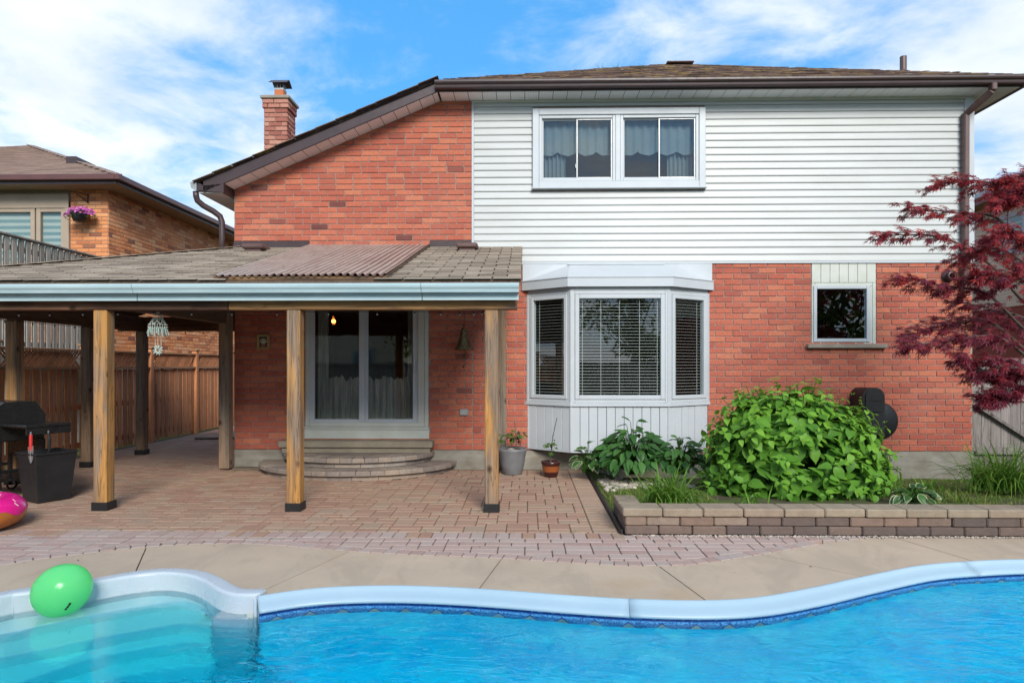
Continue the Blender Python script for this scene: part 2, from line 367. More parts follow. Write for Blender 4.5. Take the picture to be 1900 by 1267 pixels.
def deck_mat():
    t = NT('brushed_concrete'); P = t.pos()
    c = t.mix(t.ramp(t.noise(P, 1.4, 6, .62), [(.35, 0.0), (.7, 1.0)]), (.51, .40, .29), (.44, .345, .255))
    c = t.mix(t.math('MULTIPLY', t.ramp(t.noise(P, .8, 5, .6, .6), [(.56, 0.0), (.68, 1.0)]), .5), c, (.46, .315, .19))
    c = t.mix(t.math('MULTIPLY', t.ramp(t.noise(P, 210, 3, .6), [(.55, 0.0), (.75, 1.0)]), .3), c, (.24, .19, .15))
    c = t.mix(t.ramp(t.noise(P, 5.2, 8, .75), [(.71, 0.0), (.75, .6)]), c, (.18, .14, .11))
    c = t.mix(t.math('MULTIPLY', t.ramp(t.noise(t.scaled(P, (1, .4, 1)), 2.1, 7, .7, 1.0), [(.50, 0.0), (.62, 1.0)]), .35), c, (.33, .265, .20))
    c = t.n('HueSaturation', {'Color': c, 'Value': t.math('ADD', t.math('MULTIPLY', t.rnd(), .1), .95)}).outputs[0]
    return t.fin(c, .85, t.bump(t.math('ADD', t.noise(t.scaled(P, (1, 5, 1)), 60, 4), t.noise(P, 260, 3)), .35, .003), spec=.3)
MT['deck'] = deck_mat()
def stone_mat(name, stops):
    t = NT(name); P = t.pos(); PV = t.n('VectorMath', {0: P, 1: t.rvec(71)}, operation='ADD').outputs[0]
    c = t.ramp(t.rnd(), stops)
    c = t.mix(t.ramp(t.noise(PV, 9, 6, .7), [(.35, 0.0), (.7, .7)]), c, t.mix(.5, c, (.07, .055, .05)))
    c = t.mix(t.ramp(t.noise(PV, 70, 4, .7), [(.62, 0.0), (.75, .5)]), c, (.48, .42, .38))
    return t.fin(c, .92, t.bump(t.math('ADD', t.noise(PV, 34, 6, .7), t.noise(PV, 160, 3)), .8, .010), spec=.2)
MT['wallstone'] = stone_mat('wall_stone', [(0, (.13, .10, .09)), (.35, (.20, .145, .12)), (.7, (.29, .195, .145)), (1, (.33, .255, .20))])
MT['capstone'] = stone_mat('cap_stone', [(0, (.31, .25, .18)), (.5, (.37, .30, .215)), (1, (.36, .265, .195))])
MT['stepstone'] = stone_mat('step_stone', [(0, (.26, .215, .19)), (.4, (.33, .27, .225)), (.75, (.38, .30, .23)), (1, (.36, .31, .27))])
MT['sillstone'] = stone_mat('sill_stone', [(0, (.36, .32, .26)), (1, (.36, .32, .26))])
MT['slab'] = surf('door_slab', (.30, .26, .19), (.20, .17, .125), .85, 4, .4, 70, .006)
MT['black'] = surf('black_plastic', (.012, .012, .013), (.02, .02, .021), .48, 6, .12, 90, .002)
MT['black_enamel'] = surf('black_enamel', (.010, .010, .011), (.018, .018, .018), .28, 8, .1, 140, .001)
MT['steel'] = surf('steel', (.55, .55, .55), (.42, .42, .43), .35, 9, .05, 80, .001, metal=.8)
MT['red'] = surf('red_rubber', (.62, .04, .03), (.52, .03, .03), .5, 9, .05)
MT['galv'] = surf('galvanised', (.42, .43, .43), (.33, .34, .34), .45, 7, .05, metal=.5)
MT['beige_trim'] = surf('beige_trim', (.40, .32, .245), (.35, .28, .21), .5, 3, .05)
MT['cream'] = surf('cream_siding', (.78, .68, .50), (.70, .60, .44), .5, 3, .08)
MT['tan'] = surf('tan_soffit', (.30, .22, .14), (.25, .18, .12), .6, 3, .08)
MT['room'] = surf('dim_room', (.16, .14, .13), (.12, .10, .10), .9, 2, 0)
MT['curtain'] = surf('curtain', (.60, .57, .52), (.30, .28, .25), .9, 3, .1, stretch=(6, 1, .6))
MT['valance'] = surf('valance', (.17, .215, .23), (.14, .18, .195), .9, 3, .1)
MT['blind'] = surf('blind_slat', (.62, .62, .58), (.56, .56, .52), .5, 3, 0)
def glass_mat(name, ior=1.55, tint=(.80, .86, .86), mul=1.0):
    t = NT(name); P = t.pos()
    lw = t.n('LayerWeight', {'Blend': .5}).outputs['Facing']; f0 = ((ior - 1) / (ior + 1)) ** 2      # Schlick, the same from both faces of the pane
    fr = t.math('ADD', t.math('MULTIPLY', t.math('POWER', lw, 5.0), 1 - f0), f0)
    gl = t.n('BsdfGlossy', {'Color': (1, 1, 1), 'Roughness': 0.01, 'Normal': t.bump(t.noise(P, 1.6, 2), .02, .08)})
    tr = t.n('BsdfTransparent', {'Color': tint})
    mx = t.n('MixShader', {0: t.math('MULTIPLY', fr, mul, clamp=True)})
    t.t.links.new(tr.outputs[0], mx.inputs[1]); t.t.links.new(gl.outputs[0], mx.inputs[2]); t.t.links.new(mx.outputs[0], t.out.inputs[0]); return t.m
MT['glass'] = glass_mat('window_glass', 1.58, (.90, .93, .93))
MT['glass_clear'] = glass_mat('clear_glass', 1.5, (.85, .9, .9))
def leaf_mat(name, stops, tr=.35, rough=.5):
    t = NT(name); PV = t.n('VectorMath', {0: t.pos(), 1: t.rvec(17)}, operation='ADD').outputs[0]
    c = t.ramp(t.rnd(), stops); c = t.mix(t.math('MULTIPLY', t.noise(PV, 22, 4), .35), c, t.mix(.5, c, (.02, .03, .01)))
    p = t.n('BsdfPrincipled', {'Base Color': c, 'Roughness': rough, 'Specular IOR Level': .25, 'Normal': t.bump(t.noise(PV, 55, 3), .35, .004)})
    tl = t.n('BsdfTranslucent', {'Color': t.mix(.35, c, (.35, .5, .05))})
    mx = t.n('MixShader', {0: tr}); t.t.links.new(p.outputs[0], mx.inputs[1]); t.t.links.new(tl.outputs[0], mx.inputs[2]); t.t.links.new(mx.outputs[0], t.out.inputs[0]); return t.m
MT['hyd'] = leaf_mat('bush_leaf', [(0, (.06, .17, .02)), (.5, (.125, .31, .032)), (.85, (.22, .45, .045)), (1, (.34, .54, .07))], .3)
MT['hosta'] = leaf_mat('dark_hosta_leaf', [(0, (.022, .075, .02)), (.6, (.045, .13, .03)), (1, (.075, .19, .045))], .2, .38)
MT['lily'] = leaf_mat('daylily_blade', [(0, (.06, .16, .02)), (.5, (.13, .29, .035)), (1, (.28, .42, .07))], .3)
MT['sprig'] = leaf_mat('young_leaf', [(0, (.05, .14, .02)), (1, (.14, .28, .05))], .3)
MT['grass'] = leaf_mat('grass_blade', [(0, (.07, .15, .018)), (.6, (.15, .25, .035)), (1, (.33, .30, .08))], .25)
MT['pale'] = leaf_mat('variegated_margin', [(0, (.55, .58, .33)), (1, (.62, .62, .42))], .25)
MT['treeleaf'] = leaf_mat('tree_leaf', [(0, (.03, .08, .015)), (1, (.09, .18, .03))], .25)
def maple_mat():
    t = NT('maple_leaf'); PV = t.n('VectorMath', {0: t.pos(), 1: t.rvec(17)}, operation='ADD').outputs[0]
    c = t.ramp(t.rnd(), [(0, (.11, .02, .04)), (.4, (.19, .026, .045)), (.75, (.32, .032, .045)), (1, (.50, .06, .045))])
    p = t.n('BsdfPrincipled', {'Base Color': c, 'Roughness': .48, 'Specular IOR Level': .4})
    tl = t.n('BsdfTranslucent', {'Color': t.mix(.3, c, (.6, .02, .02))}); mx = t.n('MixShader', {0: .35})
    t.t.links.new(p.outputs[0], mx.inputs[1]); t.t.links.new(tl.outputs[0], mx.inputs[2]); t.t.links.new(mx.outputs[0], t.out.inputs[0]); return t.m
MT['maple'] = maple_mat()
MT['bark'] = surf('bark', (.13, .095, .075), (.07, .05, .042), .9, 12, .6, 60, .006, stretch=(1, 1, .3))
MT['soil'] = surf('garden_soil', (.085, .06, .04), (.05, .036, .025), .95, 8, .9, 40, .02)
MT['moss'] = surf('mossy_soil', (.085, .065, .038), (.085, .12, .022), .95, 2.6, .9, 60, .02, lo=.38, hi=.55)
def lawn_mat():
    t = NT('lawn_ground'); P = t.pos()
    c = t.mix(t.ramp(t.noise(P, 2.5, 6, .7), [(.4, 0.0), (.65, 1.0)]), (.10, .15, .03), (.15, .12, .06))
    return t.fin(c, .95, t.bump(t.noise(P, 40, 5, .7), .8, .03), spec=.15)
MT['lawn'] = lawn_mat()
MT['pebble'] = surf('pebble', (.52, .46, .40), (.34, .29, .25), .8, 20, .2, var=.35)
# ------------------------------------------------------------------ pool outline (metres; house wall is Y=0, patio is z=0)
ZW = -0.095
STEP_RIM = [(-3.70, -5.78), (-3.473, -5.396), (-3.352, -5.3), (-3.075, -5.123), (-2.953, -5.02), (-2.801, -4.915), (-2.615, -4.87), (-2.388, -4.92), (-2.19, -5.05), (-2.04, -5.19), (-1.95, -5.265), (-1.87, -5.30), (-1.76, -5.29)]
COPE = [(-1.755, -5.40), (-1.506, -5.275), (-1.234, -5.205), (-0.867, -5.18), (-0.458, -5.211), (-0.09, -5.27), (0.266, -5.34), (0.668, -5.40), (1.128, -5.42), (1.492, -5.36), (1.914, -5.18), (2.407, -4.926), (2.942, -4.667), (3.38, -4.55), (3.879, -4.485),
        (4.5, -4.55), (5.1, -4.8), (5.65, -5.4), (5.85, -6.3), (5.6, -7.2), (4.8, -8.0), (3.5, -8.35), (1.5, -8.3), (0, -8.25), (-1.8, -8.3), (-3.1, -8.3), (-3.8, -7.85), (-4.05, -7.1), (-3.95, -6.35), (-3.74, -5.84)]
v3 = lambda L, z=0.0: [V((p[0], p[1], z)) for p in L]
rimP = crom(v3(STEP_RIM), 6); copeP = crom(v3(COPE), 6); poolP = rimP + copeP
# ------------------------------------------------------------------ ground, the sheet that reaches the horizon
def ring_ground():
    c = V((1, -6.5, 0)); n = len(poolP); vs = []; fs = []
    radii = [0, .35, .7, 1.0]
    for i, p in enumerate(poolP):
        d = (p - c); u = d.normalized(); t = poolP[(i + 1) % n] - poolP[i - 1]; nl = V((-t.y, t.x, 0)).normalized()
        for k in (0.25, 6.0, 40.0, 400.0, 4000.0): q = p + (nl if k < 1 else u) * k; vs.append((q.x, q.y, -.13))
    for i in range(n):
        j = (i + 1) % n
        for k in range(4): fs.append((i * 5 + k, j * 5 + k, j * 5 + k + 1, i * 5 + k + 1))
    fs = [f[::-1] for f in fs]
    tag(MB().add(vs, fs).build('ground', MT['lawn']), 'level lawn and soil reaching out beyond the yard', 'ground', kind='structure')
ring_ground()
# ------------------------------------------------------------------ concrete pool deck, one object for each slab
EDGE = [(-5.35, -7.0), (-5.1, -6.1), (-4.6, -5.25), (-4.3, -4.9), (-4.042, -4.708), (-3.93, -4.61), (-3.744, -4.49), (-3.509, -4.337), (-3.205, -4.195), (-3.036, -4.14), (-2.696, -4.085), (-2.297, -4.09), (-1.682, -4.23), (-1.231, -4.33), (-0.667, -4.405), (-0.189, -4.46), (0.282, -4.55), (0.67, -4.615), (0.925, -4.63), (1.239, -4.597), (1.654, -4.436), (2.167, -4.18), (2.598, -3.96), (3.0, -3.80), (3.28, -3.722), (3.9, -3.712), (5.4, -3.712), (7.0, -3.712), (8.4, -3.8)]
edgeP = crom(v3(EDGE), 6)
def near_i(P, q): return min(range(len(P)), key=lambda i: (P[i].x - q[0]) ** 2 + (P[i].y - q[1]) ** 2)
def deck():
    root = tag(link('pool_deck', None, None, MX.Translation((0, -5, 0))), 'brushed beige concrete deck around the swimming pool', 'pool deck', kind='structure')
    J = [((-5.35, -7.0), (-4.05, -7.1)), ((-3.205, -4.195), (-2.87, -4.95)), ((-1.472, -4.28), (-1.80, -5.295)), ((-.189, -4.46), (-.346, -5.22)), ((1.034, -4.63), (1.176, -5.42)), ((1.87, -4.34), (2.485, -4.89)), ((3.30, -3.72), (3.56, -4.52)), ((7.0, -3.712), (5.65, -5.4))]
    P = crom(v3([(-4.05, -7.1), (-3.95, -6.35), (-3.74, -5.84)] + STEP_RIM + COPE[:20]), 6)
    P = [p for p in P]
    base = MB()
    for k in range(len(J) - 1):
        e0, e1 = near_i(edgeP, J[k][0]), near_i(edgeP, J[k + 1][0]); p0, p1 = near_i(P, J[k][1]), near_i(P, J[k + 1][1])
        A = edgeP[e0:e1 + 1]; B = P[p0:p1 + 1]; n = 22
        def rs(L, n):
            d = [0]
            for i in range(1, len(L)): d.append(d[-1] + (L[i] - L[i - 1]).length)
            out = []
            for i in range(n + 1):
                s = d[-1] * i / n; s = min(max(s, .005), d[-1] - .005); j = max(1, next((q for q in range(len(d)) if d[q] >= s - 1e-9), len(d) - 1))
                t = (s - d[j - 1]) / max(1e-9, d[j] - d[j - 1]); out.append(L[j - 1].lerp(L[j], t))
            return out
        A = rs(A, n); B = rs(B, n); vs = []; fs = []
        for i in range(n + 1):
            for z in (-.004, -.10):
                a = A[i]; b = B[i]; d = (a - b).normalized(); b2 = b + d * .004
                vs += [(a.x, a.y, z), (b2.x, b2.y, z)]
        for i in range(n):
            o = i * 4; q = o + 4
            fs += [(o, o + 1, q + 1, q), (o + 2, q + 2, q + 3, o + 3), (o, q, q + 2, o + 2), (o + 1, o + 3, q + 3, q + 1)]
        fs += [(0, 2, 3, 1), (n * 4, n * 4 + 1, n * 4 + 3, n * 4 + 2)]
        o = link('concrete_slab', MB().add(vs, fs).mesh('concrete_slab', MT['deck']), root); o['rnd'] = U(.2, .8)
    # the part of the deck behind the photographer
    C2 = v3(COPE[18:]); C2 = crom(C2, 4); c = V((1, -6.5, 0)); vs = []; fs = []
    for p in C2:
        u = (p - c).normalized(); q = p + u * 2.2; vs += [(p.x + u.x * .004, p.y + u.y * .004, -.006), (q.x, q.y, -.006), (p.x + u.x * .004, p.y + u.y * .004, -.1), (q.x, q.y, -.1)]
    for i in range(len(C2) - 1): o = i * 4; fs += [(o, o + 1, o + 5, o + 4), (o, o + 4, o + 6, o + 2), (o + 1, o + 3, o + 7, o + 5)]
    link('concrete_slab', MB().add(vs, fs).mesh('concrete_slab', MT['deck']), root)
deck()
# ------------------------------------------------------------------ patio pavers
def edge_y(x):
    for i in range(len(edgeP) - 1):
        a, b = edgeP[i], edgeP[i + 1]
        if a.x <= x <= b.x and b.x > a.x: return a.y + (b.y - a.y) * (x - a.x) / (b.x - a.x)
    return -7.0 if x < -5.35 else -3.745
def patio():
    root = tag(link('patio', None, None, MX.Translation((-3, -2, 0))), 'brown and pink paved patio between house and pool deck', 'patio', kind='structure')
    n = 40; vs = []; fs = []
    for i in range(n + 1):
        x = -7.6 + (0.9 + 7.6) * i / n; vs += [(x, max(edge_y(x) + .003, -6.5), -.012), (x, .0 if x > -4.3 else 14, -.012)]
    for i in range(n): fs.append((2 * i, 2 * i + 2, 2 * i + 3, 2 * i + 1))
    MB().add(vs, fs).build('joint_sand', MT['sand'], root)
    MB().box(.86, 3.2, -3.745, -3.6, -.05, -.0125).build('joint_sand', MT['sand'], root)
    pp = Pieces('paver', MT['paver'], 190); pk = Pieces('paver', MT['paver_pink'], 110)
    cx, cy = .1, .118; nx, ny = 80, 31; x0 = .62 - nx * cx; y1 = -.02; used = set(); rg = random.Random(3)
    ellA, ellB = 1.44, 1.12
    def put(P, poly, ch=.006, dz=None, rnd=None):
        a = sum(p[0] for p in poly) / len(poly); b = sum(p[1] for p in poly) / len(poly)
        z = (rg.uniform(-.0015, .0015) if dz is None else dz)
        M = MX.Translation((a, b, 0)); loc = [(p[0] - a, p[1] - b) for p in poly]; m = MB().prism(loc, -.05, z, ch=ch)
        P.add(None, (m.v, m.f), M, rg.random() if rnd is None else rnd, near((a, b, 0)) - (20 if a < -5.2 + .0 else 0) - (20 if a < -3.9 and b < -4.3 else 0))
    for rowy in range(ny + 60):
        for ix in range(nx):
            if (ix, rowy) in used: continue
            yc = -3.66 + rowy * cy; xc = x0 + ix * cx
            side = yc > -.15
            if side and xc > -4.55: continue
            if yc > 6.5: continue
            w, h = rg.choices([(2, 2), (2, 1), (1, 1), (3, 1)], [5, 5, 1.6, 1.2])[0]
            while any((ix + a, rowy + b) in used or ix + a >= nx or (-3.66 + (rowy + b) * cy > -.15 and x0 + (ix + a) * cx > -4.55) for a in range(w) for b in range(h)):
                if h > 1: h -= 1
                elif w > 1: w -= 1
                else: break
            for a in range(w):
                for b in range(h): used.add((ix + a, rowy + b))
            g = .0035; xa, xb = xc + g, xc + w * cx - g; ya, yb = yc + g, yc + h * cy - g
            if not side and yb > -.02: yb = -.02
            mx, my = (xa + xb) / 2, (ya + yb) / 2
            if ((mx + 2.46) / (ellA + .1)) ** 2 + (my / (ellB + .1)) ** 2 < .72 and my > -1.2: continue
            put(pp, [(xa, ya), (xb, ya), (xb, yb), (xa, yb)])
    y = -3.66                                            # border column along the garden edging
    while y < -.1:
        put(pp, [(.624, y + .004), (.855, y + .004), (.855, y + .112), (.624, y + .112)], rnd=rg.uniform(.7, 1)); y += .116
    x = -5.6                                             # soldier row
    while x < .86:
        put(pk if rg.random() < .75 else pp, [(x + .003, -3.865), (x + .112, -3.865), (x + .112, -3.667), (x + .003, -3.667)]); x += .116
    # pink pavers down to the curved edge
    yb = -3.87; r = 0
    while yb > -4.75:
        x = -5.4 + (r % 2) * .11; hh = .116
        while x < 3.2:
            w = rg.choice([.225, .225, .225, .112]) - .006; xa, xb = x + .003, x + w
            la, lb = edge_y(xa) + .125, edge_y(xb) + .125
            if la < yb - .015 or lb < yb - .015:
                ya_, yb_ = max(yb - hh + .006, la), max(yb - hh + .006, lb); top = yb
                ya_, yb_ = min(ya_, top - .002), min(yb_, top - .002)
                if not (xa > .86 and top > -3.75) and xa > -5.25: put(pk, [(xa, ya_), (xb, yb_), (xb, top), (xa, top)], .004)
            x += w + .006
        yb -= hh; r += 1
    # soldier course that follows the curve
    L = edgeP; s = 0; acc = 0; i0 = near_i(edgeP, (-4.6, -5.25)); i1 = near_i(edgeP, (3.2, -3.75)); pts = [L[i0]]
    for i in range(i0, i1):
        seg = (L[i + 1] - L[i]).length; t = 0
        while acc + seg - t >= .11:
            t += .11 - acc; acc = 0; pts.append(L[i].lerp(L[i + 1], t / seg))
        acc += seg - t
    for i in range(len(pts) - 1):
        a, b = pts[i], pts[i + 1]; d = (b - a).normalized(); nl = V((-d.y, d.x, 0)); a2, b2 = a + d * .0035, b - d * .0035
        q = [a2 + nl * .004, b2 + nl * .004, b2 + nl * .118, a2 + nl * .118]
        if q[2].y > -3.87 and a.x > .86: continue
        put(pk, [(p.x, p.y) for p in q], .004)
    # row of pavers at the foot of the retaining wall
    x = .87
    while x < 3.3:
        a_, b_ = max(-3.865, edge_y(x + .003) + .004), max(-3.865, edge_y(x + .112) + .004)
        if b_ < -3.75: put(pk, [(x + .003, a_), (x + .112, b_), (x + .112, -3.738), (x + .003, -3.738)], .004)
        x += .116
    pp.flush(root); pk.flush(root, 'pink_paver_field')
patio()
# ------------------------------------------------------------------ swimming pool
def band_mat():
    t = NT('liner_band'); uv = t.n('UVMap').outputs[0]; s = t.n('SeparateXYZ', {0: uv}); u, v = s.outputs[0], s.outputs[1]
    zz = t.math('ABSOLUTE', t.math('SUBTRACT', t.math('FRACT', t.math('DIVIDE', u, .21)), .5))     # 0 at peak
    tri = t.math('SUBTRACT', t.math('SUBTRACT', .60, t.math('MULTIPLY', zz, 2.6)), v)
    spk = t.noise(t.pos(), 110, 4, .7)
    c = t.mix(t.ramp(spk, [(.42, 0.0), (.55, 1.0)]), (.01, .06, .23), (.09, .33, .62))
    c = t.mix(t.ramp(tri, [(.0, 0.0), (.02, 1.0)]), c, (.36, .40, .36))
    c = t.mix(t.ramp(t.math('ABSOLUTE', t.math('ADD', tri, .03)), [(.05, 1.0), (.08, 0.0)]), c, (.012, .045, .20))
    c = t.mix(t.ramp(v, [(.70, 0.0), (.74, 1.0)]), c, (.008, .04, .21))
    c = t.mix(t.ramp(t.math('MULTIPLY', t.math('GREATER_THAN', v, .80), t.math('GREATER_THAN', t.noise(t.scaled(t.pos(), (9, 9, 0)), 3, 2), .56)), [(0, 0.0), (1, .6)]), c, (.12, .38, .68))
    return t.fin(c, .35)
def liner_mat():
    t = NT('pool_liner'); P = t.pos()
    c = t.mix(t.ramp(t.noise(P, 3.5, 5, .65, .8), [(.38, 0.0), (.66, 1.0)]), (.015, .62, .90), (.16, .86, .97))  # plain liner; lighter mottling painted in for rippling light on the floor
    return t.fin(c, .5)
def water_mat():
    t = NT('pool_water'); P = t.pos()
    w1 = t.noise(t.scaled(P, (.8, 1.5, 1)), 3.2, 3, .5, .8); w2 = t.noise(t.scaled(P, (.9, 1.6, 1)), 11, 3, .55, .5)
    nr = t.bump(t.math('MULTIPLY', t.math('ADD', w1, t.math('MULTIPLY', w2, .28)), t.n('MapRange', {0: t.n('SeparateXYZ', {0: P}).outputs[0], 1: -2.2, 2: -1.3, 3: .13, 4: 1.0}).outputs[0]), .45, .06)
    p = t.n('BsdfGlass', {'Color': (.93, .99, 1.0), 'Roughness': 0.0, 'IOR': 1.33, 'Normal': nr})
    va = t.n('VolumeAbsorption', {'Color': (.0, .952, .993), 'Density': 1.8})
    t.t.links.new(p.outputs[0], t.out.inputs[0]); t.t.links.new(va.outputs[0], t.out.inputs[1]); return t.m
def pool():
    root = thing('swimming_pool', 'free-form swimming pool with white coping, blue liner and white corner steps', 'swimming pool', (1, -6.5, -.1))
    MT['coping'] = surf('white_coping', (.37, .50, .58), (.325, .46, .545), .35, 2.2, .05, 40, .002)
    MT['acrylic'] = surf('white_acrylic', (.53, .59, .63), (.49, .55, .60), .28, 3, .04, 30, .002)  # darkened copy of the tread acrylic, toning down full sun on the rim
    prof = [(.012, -.05), (.012, .012), (.006, .022), (-.006, .026), (-.02, .022), (-.028, .010), (-.05, -.004), (-.09, -.016), (-.118, -.026), (-.130, -.038), (-.128, -.052), (-.11, -.056), (-.09, -.056), (-.09, -.2)]
    cuts = [0, near_i(copeP, (.668, -5.41)), near_i(copeP, (3.38, -4.55)), near_i(copeP, (5.85, -6.3)), near_i(copeP, (0, -8.25)), near_i(copeP, (-4.03, -6.6))]
    for a, b in zip(cuts, cuts[1:]):
        seg = copeP[a:b + 1]; seg = [seg[0].lerp(seg[1], .012)] + seg[1:-1] + [seg[-1].lerp(seg[-2], .012)]
        m = MB(); vs, fs = sweep(seg, prof); k = len(prof); m.add(vs, [f[::-1] for f in fs] + [tuple(range(k)), tuple(range(len(vs) - k, len(vs)))[::-1]])
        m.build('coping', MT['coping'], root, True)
    # liner: band above and just below the water line, then the wall
    inner = [V(p) for p in copeP]; seg = []
    for i, p in enumerate(inner):
        t = (inner[min(i + 1, len(inner) - 1)] - inner[max(i - 1, 0)]).normalized(); seg.append(p + V((t.y, -t.x, 0)) * .10)
    d = [0.0]
    for i in range(1, len(seg)): d.append(d[-1] + (seg[i] - seg[i - 1]).length)
    vs = []; fs = []; uvs = []
    for i, p in enumerate(seg): vs += [(p.x, p.y, -.045), (p.x, p.y, -.165)]
    for i in range(len(seg) - 1): fs.append((2 * i, 2 * i + 2, 2 * i + 3, 2 * i + 1)); uvs += [(d[i], 1), (d[i + 1], 1), (d[i + 1], 0), (d[i], 0)]
    me = MB().add(vs, fs).mesh('liner_band', band_mat()); uvl = me.uv_layers.new(name='UVMap')
    for l, uv in zip(uvl.data, uvs): l.uv = uv
    link('liner_band', me, root)
    MT['liner'] = liner_mat(); vs = []; fs = []
    full = seg + [V((-3.85, -5.8, 0)), V((-3.50, -5.30, 0)), V((-2.62, -4.78, 0)), V((-2.0, -4.98, 0)), V((-1.70, -5.22, 0))]
    n = len(full); cen = V((1, -6.6, 0))
    for p in full:
        q = cen + (p - cen) * .90; vs += [(p.x, p.y, -.165), (p.x, p.y, -.80), (q.x, q.y, -1.0)]
    vs.append((cen.x, cen.y, -1.25))
    for i in range(n):
        j = (i + 1) % n; fs += [(3 * i, 3 * j, 3 * j + 1, 3 * i + 1), (3 * i + 1, 3 * j + 1, 3 * j + 2, 3 * i + 2), (3 * i + 2, 3 * j + 2, 3 * n)]
    MB().add(vs, fs).build('liner', MT['liner'], root, True)
    # moulded white steps
    su = link('step_unit', None, root, MX.Translation((-2.6, -5.5, -.2)))
    rp = [(.02, -.06), (.02, .014), (.018, .022), (.013, .028), (.006, .031), (0, .032), (-.075, .032), (-.082, .031), (-.09, .027), (-.095, .020), (-.0965, .010), (-.098, .0), (-.108, -.14), (-.112, -.16), (-.122, -.30)]
    path = crom(v3([(-4.0, -6.4), (-3.9, -6.1)] + STEP_RIM), 6)
    m = MB(); vs, fs = sweep(path, rp); k = len(rp); m.add(vs, [f[::-1] for f in fs] + [tuple(range(len(vs) - k, len(vs)))[::-1]])
    m.build('rim', MT['acrylic'], su, True)
    m = MB().box(-1.762, -1.742, -5.45, -5.285, -.9, .026, c=.004); m.box(-2.03, -1.765, -5.475, -5.30, -1.2, -.1, c=.02); m.build('cheek', MT['acrylic'], su)
    MT['tread'] = surf('step_acrylic', (.84, .87, .88), (.79, .83, .84), .3, 3, .03, 30, .002); B = list(path); back = []  # paler copy of the rim acrylic, brightening the submerged treads by colour
    for i, p in enumerate(B):
        t = (B[min(i + 1, len(B) - 1)] - B[max(i - 1, 0)]).normalized()
        if p.x < -2.0: back.append(p + V((t.y, -t.x, 0)) * .07)
    noses = [[(-190, 1222), (-60, 1190), (0, 1175.6), (168, 1140), (303, 1117), (350, 1115), (382, 1126)], [(-200, 1262), (-60, 1232), (0, 1219), (168, 1185), (303, 1160), (350, 1155), (385, 1160), (400, 1176)],
             [(-190, 1345), (-60, 1300), (30, 1267), (140, 1230), (236, 1206), (340, 1193), (388, 1196), (404, 1186)], [(-190, 1420), (-60, 1370), (30, 1330), (140, 1285), (236, 1255), (340, 1238), (395, 1232), (412, 1205)]]
    for h, N_ in zip((.11, .29, .47, .66), noses):
        pts = []
        for px, py in N_:
            q = gnd(px, py, ZW); d = V((q.x, q.y + CAMD, 0)).normalized(); pts.append(q + d * h * .99)
        def even(L, n):
            d = [0.0]
            for a, b in zip(L, L[1:]): d.append(d[-1] + (b - a).length)
            out = []; k = 0
            for i in range(n + 1):
                t = d[-1] * i / n
                while k < len(d) - 2 and d[k + 1] < t: k += 1
                out.append(L[k].lerp(L[k + 1], (t - d[k]) / max(1e-9, d[k + 1] - d[k])))
            return out
        n = 60; A_, Z_ = even(back, n), even(crom(pts, 6), n); vs = []; fs = []; z = ZW - h
        for a, q in zip(A_, Z_):
            u = V((q.x - a.x, q.y - a.y, 0)).normalized(); e = lambda k, zz: (q.x - u.x * k, q.y - u.y * k, zz)
            vs += [(a.x, a.y, z), e(.03, z), e(.012, z - .003), e(.003, z - .012), e(0, z - .03), e(0, z - .24)]
        for i in range(n): fs += [(6 * i + j, 6 * i + j + 1, 6 * i + 7 + j, 6 * i + 6 + j) for j in range(5)]
        MB().add(vs, fs).build('tread', MT['tread'], su, True)
    # skimmer-coloured return plate at the end of the steps
    MB().box(-1.80, -1.757, -5.462, -5.455, -.15, -.065, c=.002).build('joint_plate', MT['vinyl_old'], su)
pool()
def water():
    n = len(poolP); cen = V((1, -6.6, 0)); vs = []; fs = []
    P = []
    for p in poolP:
        P.append(p)
    inn = [V((p.x, p.y, 0)) + (cen - p).normalized() * .03 for p in P]
    vs = [(p.x, p.y, ZW) for p in inn] + [(p.x, p.y, -1.5) for p in inn]
    fs = [tuple(range(n))[::-1], tuple(range(n, 2 * n))]
    for i in range(n):
        j = (i + 1) % n; fs += [(i, j, n + j, n + i)]
    tag(MB().add(vs, fs).build('water', water_mat()), 'clear turquoise water filling the swimming pool', 'water', kind='structure')
water()
# ------------------------------------------------------------------ garden bed
def bed_z(x, y): return .17 - .30 * max(0.0, min(1.0, (y + 3.3) / 3.2)) ** 1.2 + .02 * mnoise.noise(V((x * 2, y * 2, 0)))
def bed():
    vs = []; fs = []; nx, ny = 60, 30
    for i in range(nx + 1):
        for j in range(ny + 1):
            x = .905 + 8.2 * i / nx; y = -3.5 + 4.6 * j / ny; e = min(1.0, max(0, (x - .9) / .6)); vs.append((x, y, bed_z(x, y) * e + (1 - e) * (-.02)))
    for i in range(nx):
        for j in range(ny): a = i * (ny + 1) + j; fs.append((a, a + ny + 1, a + ny + 2, a + 1))
    tag(MB().add(vs, fs).build('garden_bed', MT['moss'], None, True), 'raised soil bed along the house wall behind the stone edging', 'garden bed', kind='structure')
    m = MB(); m.bar((.885, -.35, .005), (.872, -3.72, .012), .03, .06, c=.008)
    tag(m.build('bed_edging', MT['black']), 'black plastic edging strip between the paving and the grass', 'edging')
bed()
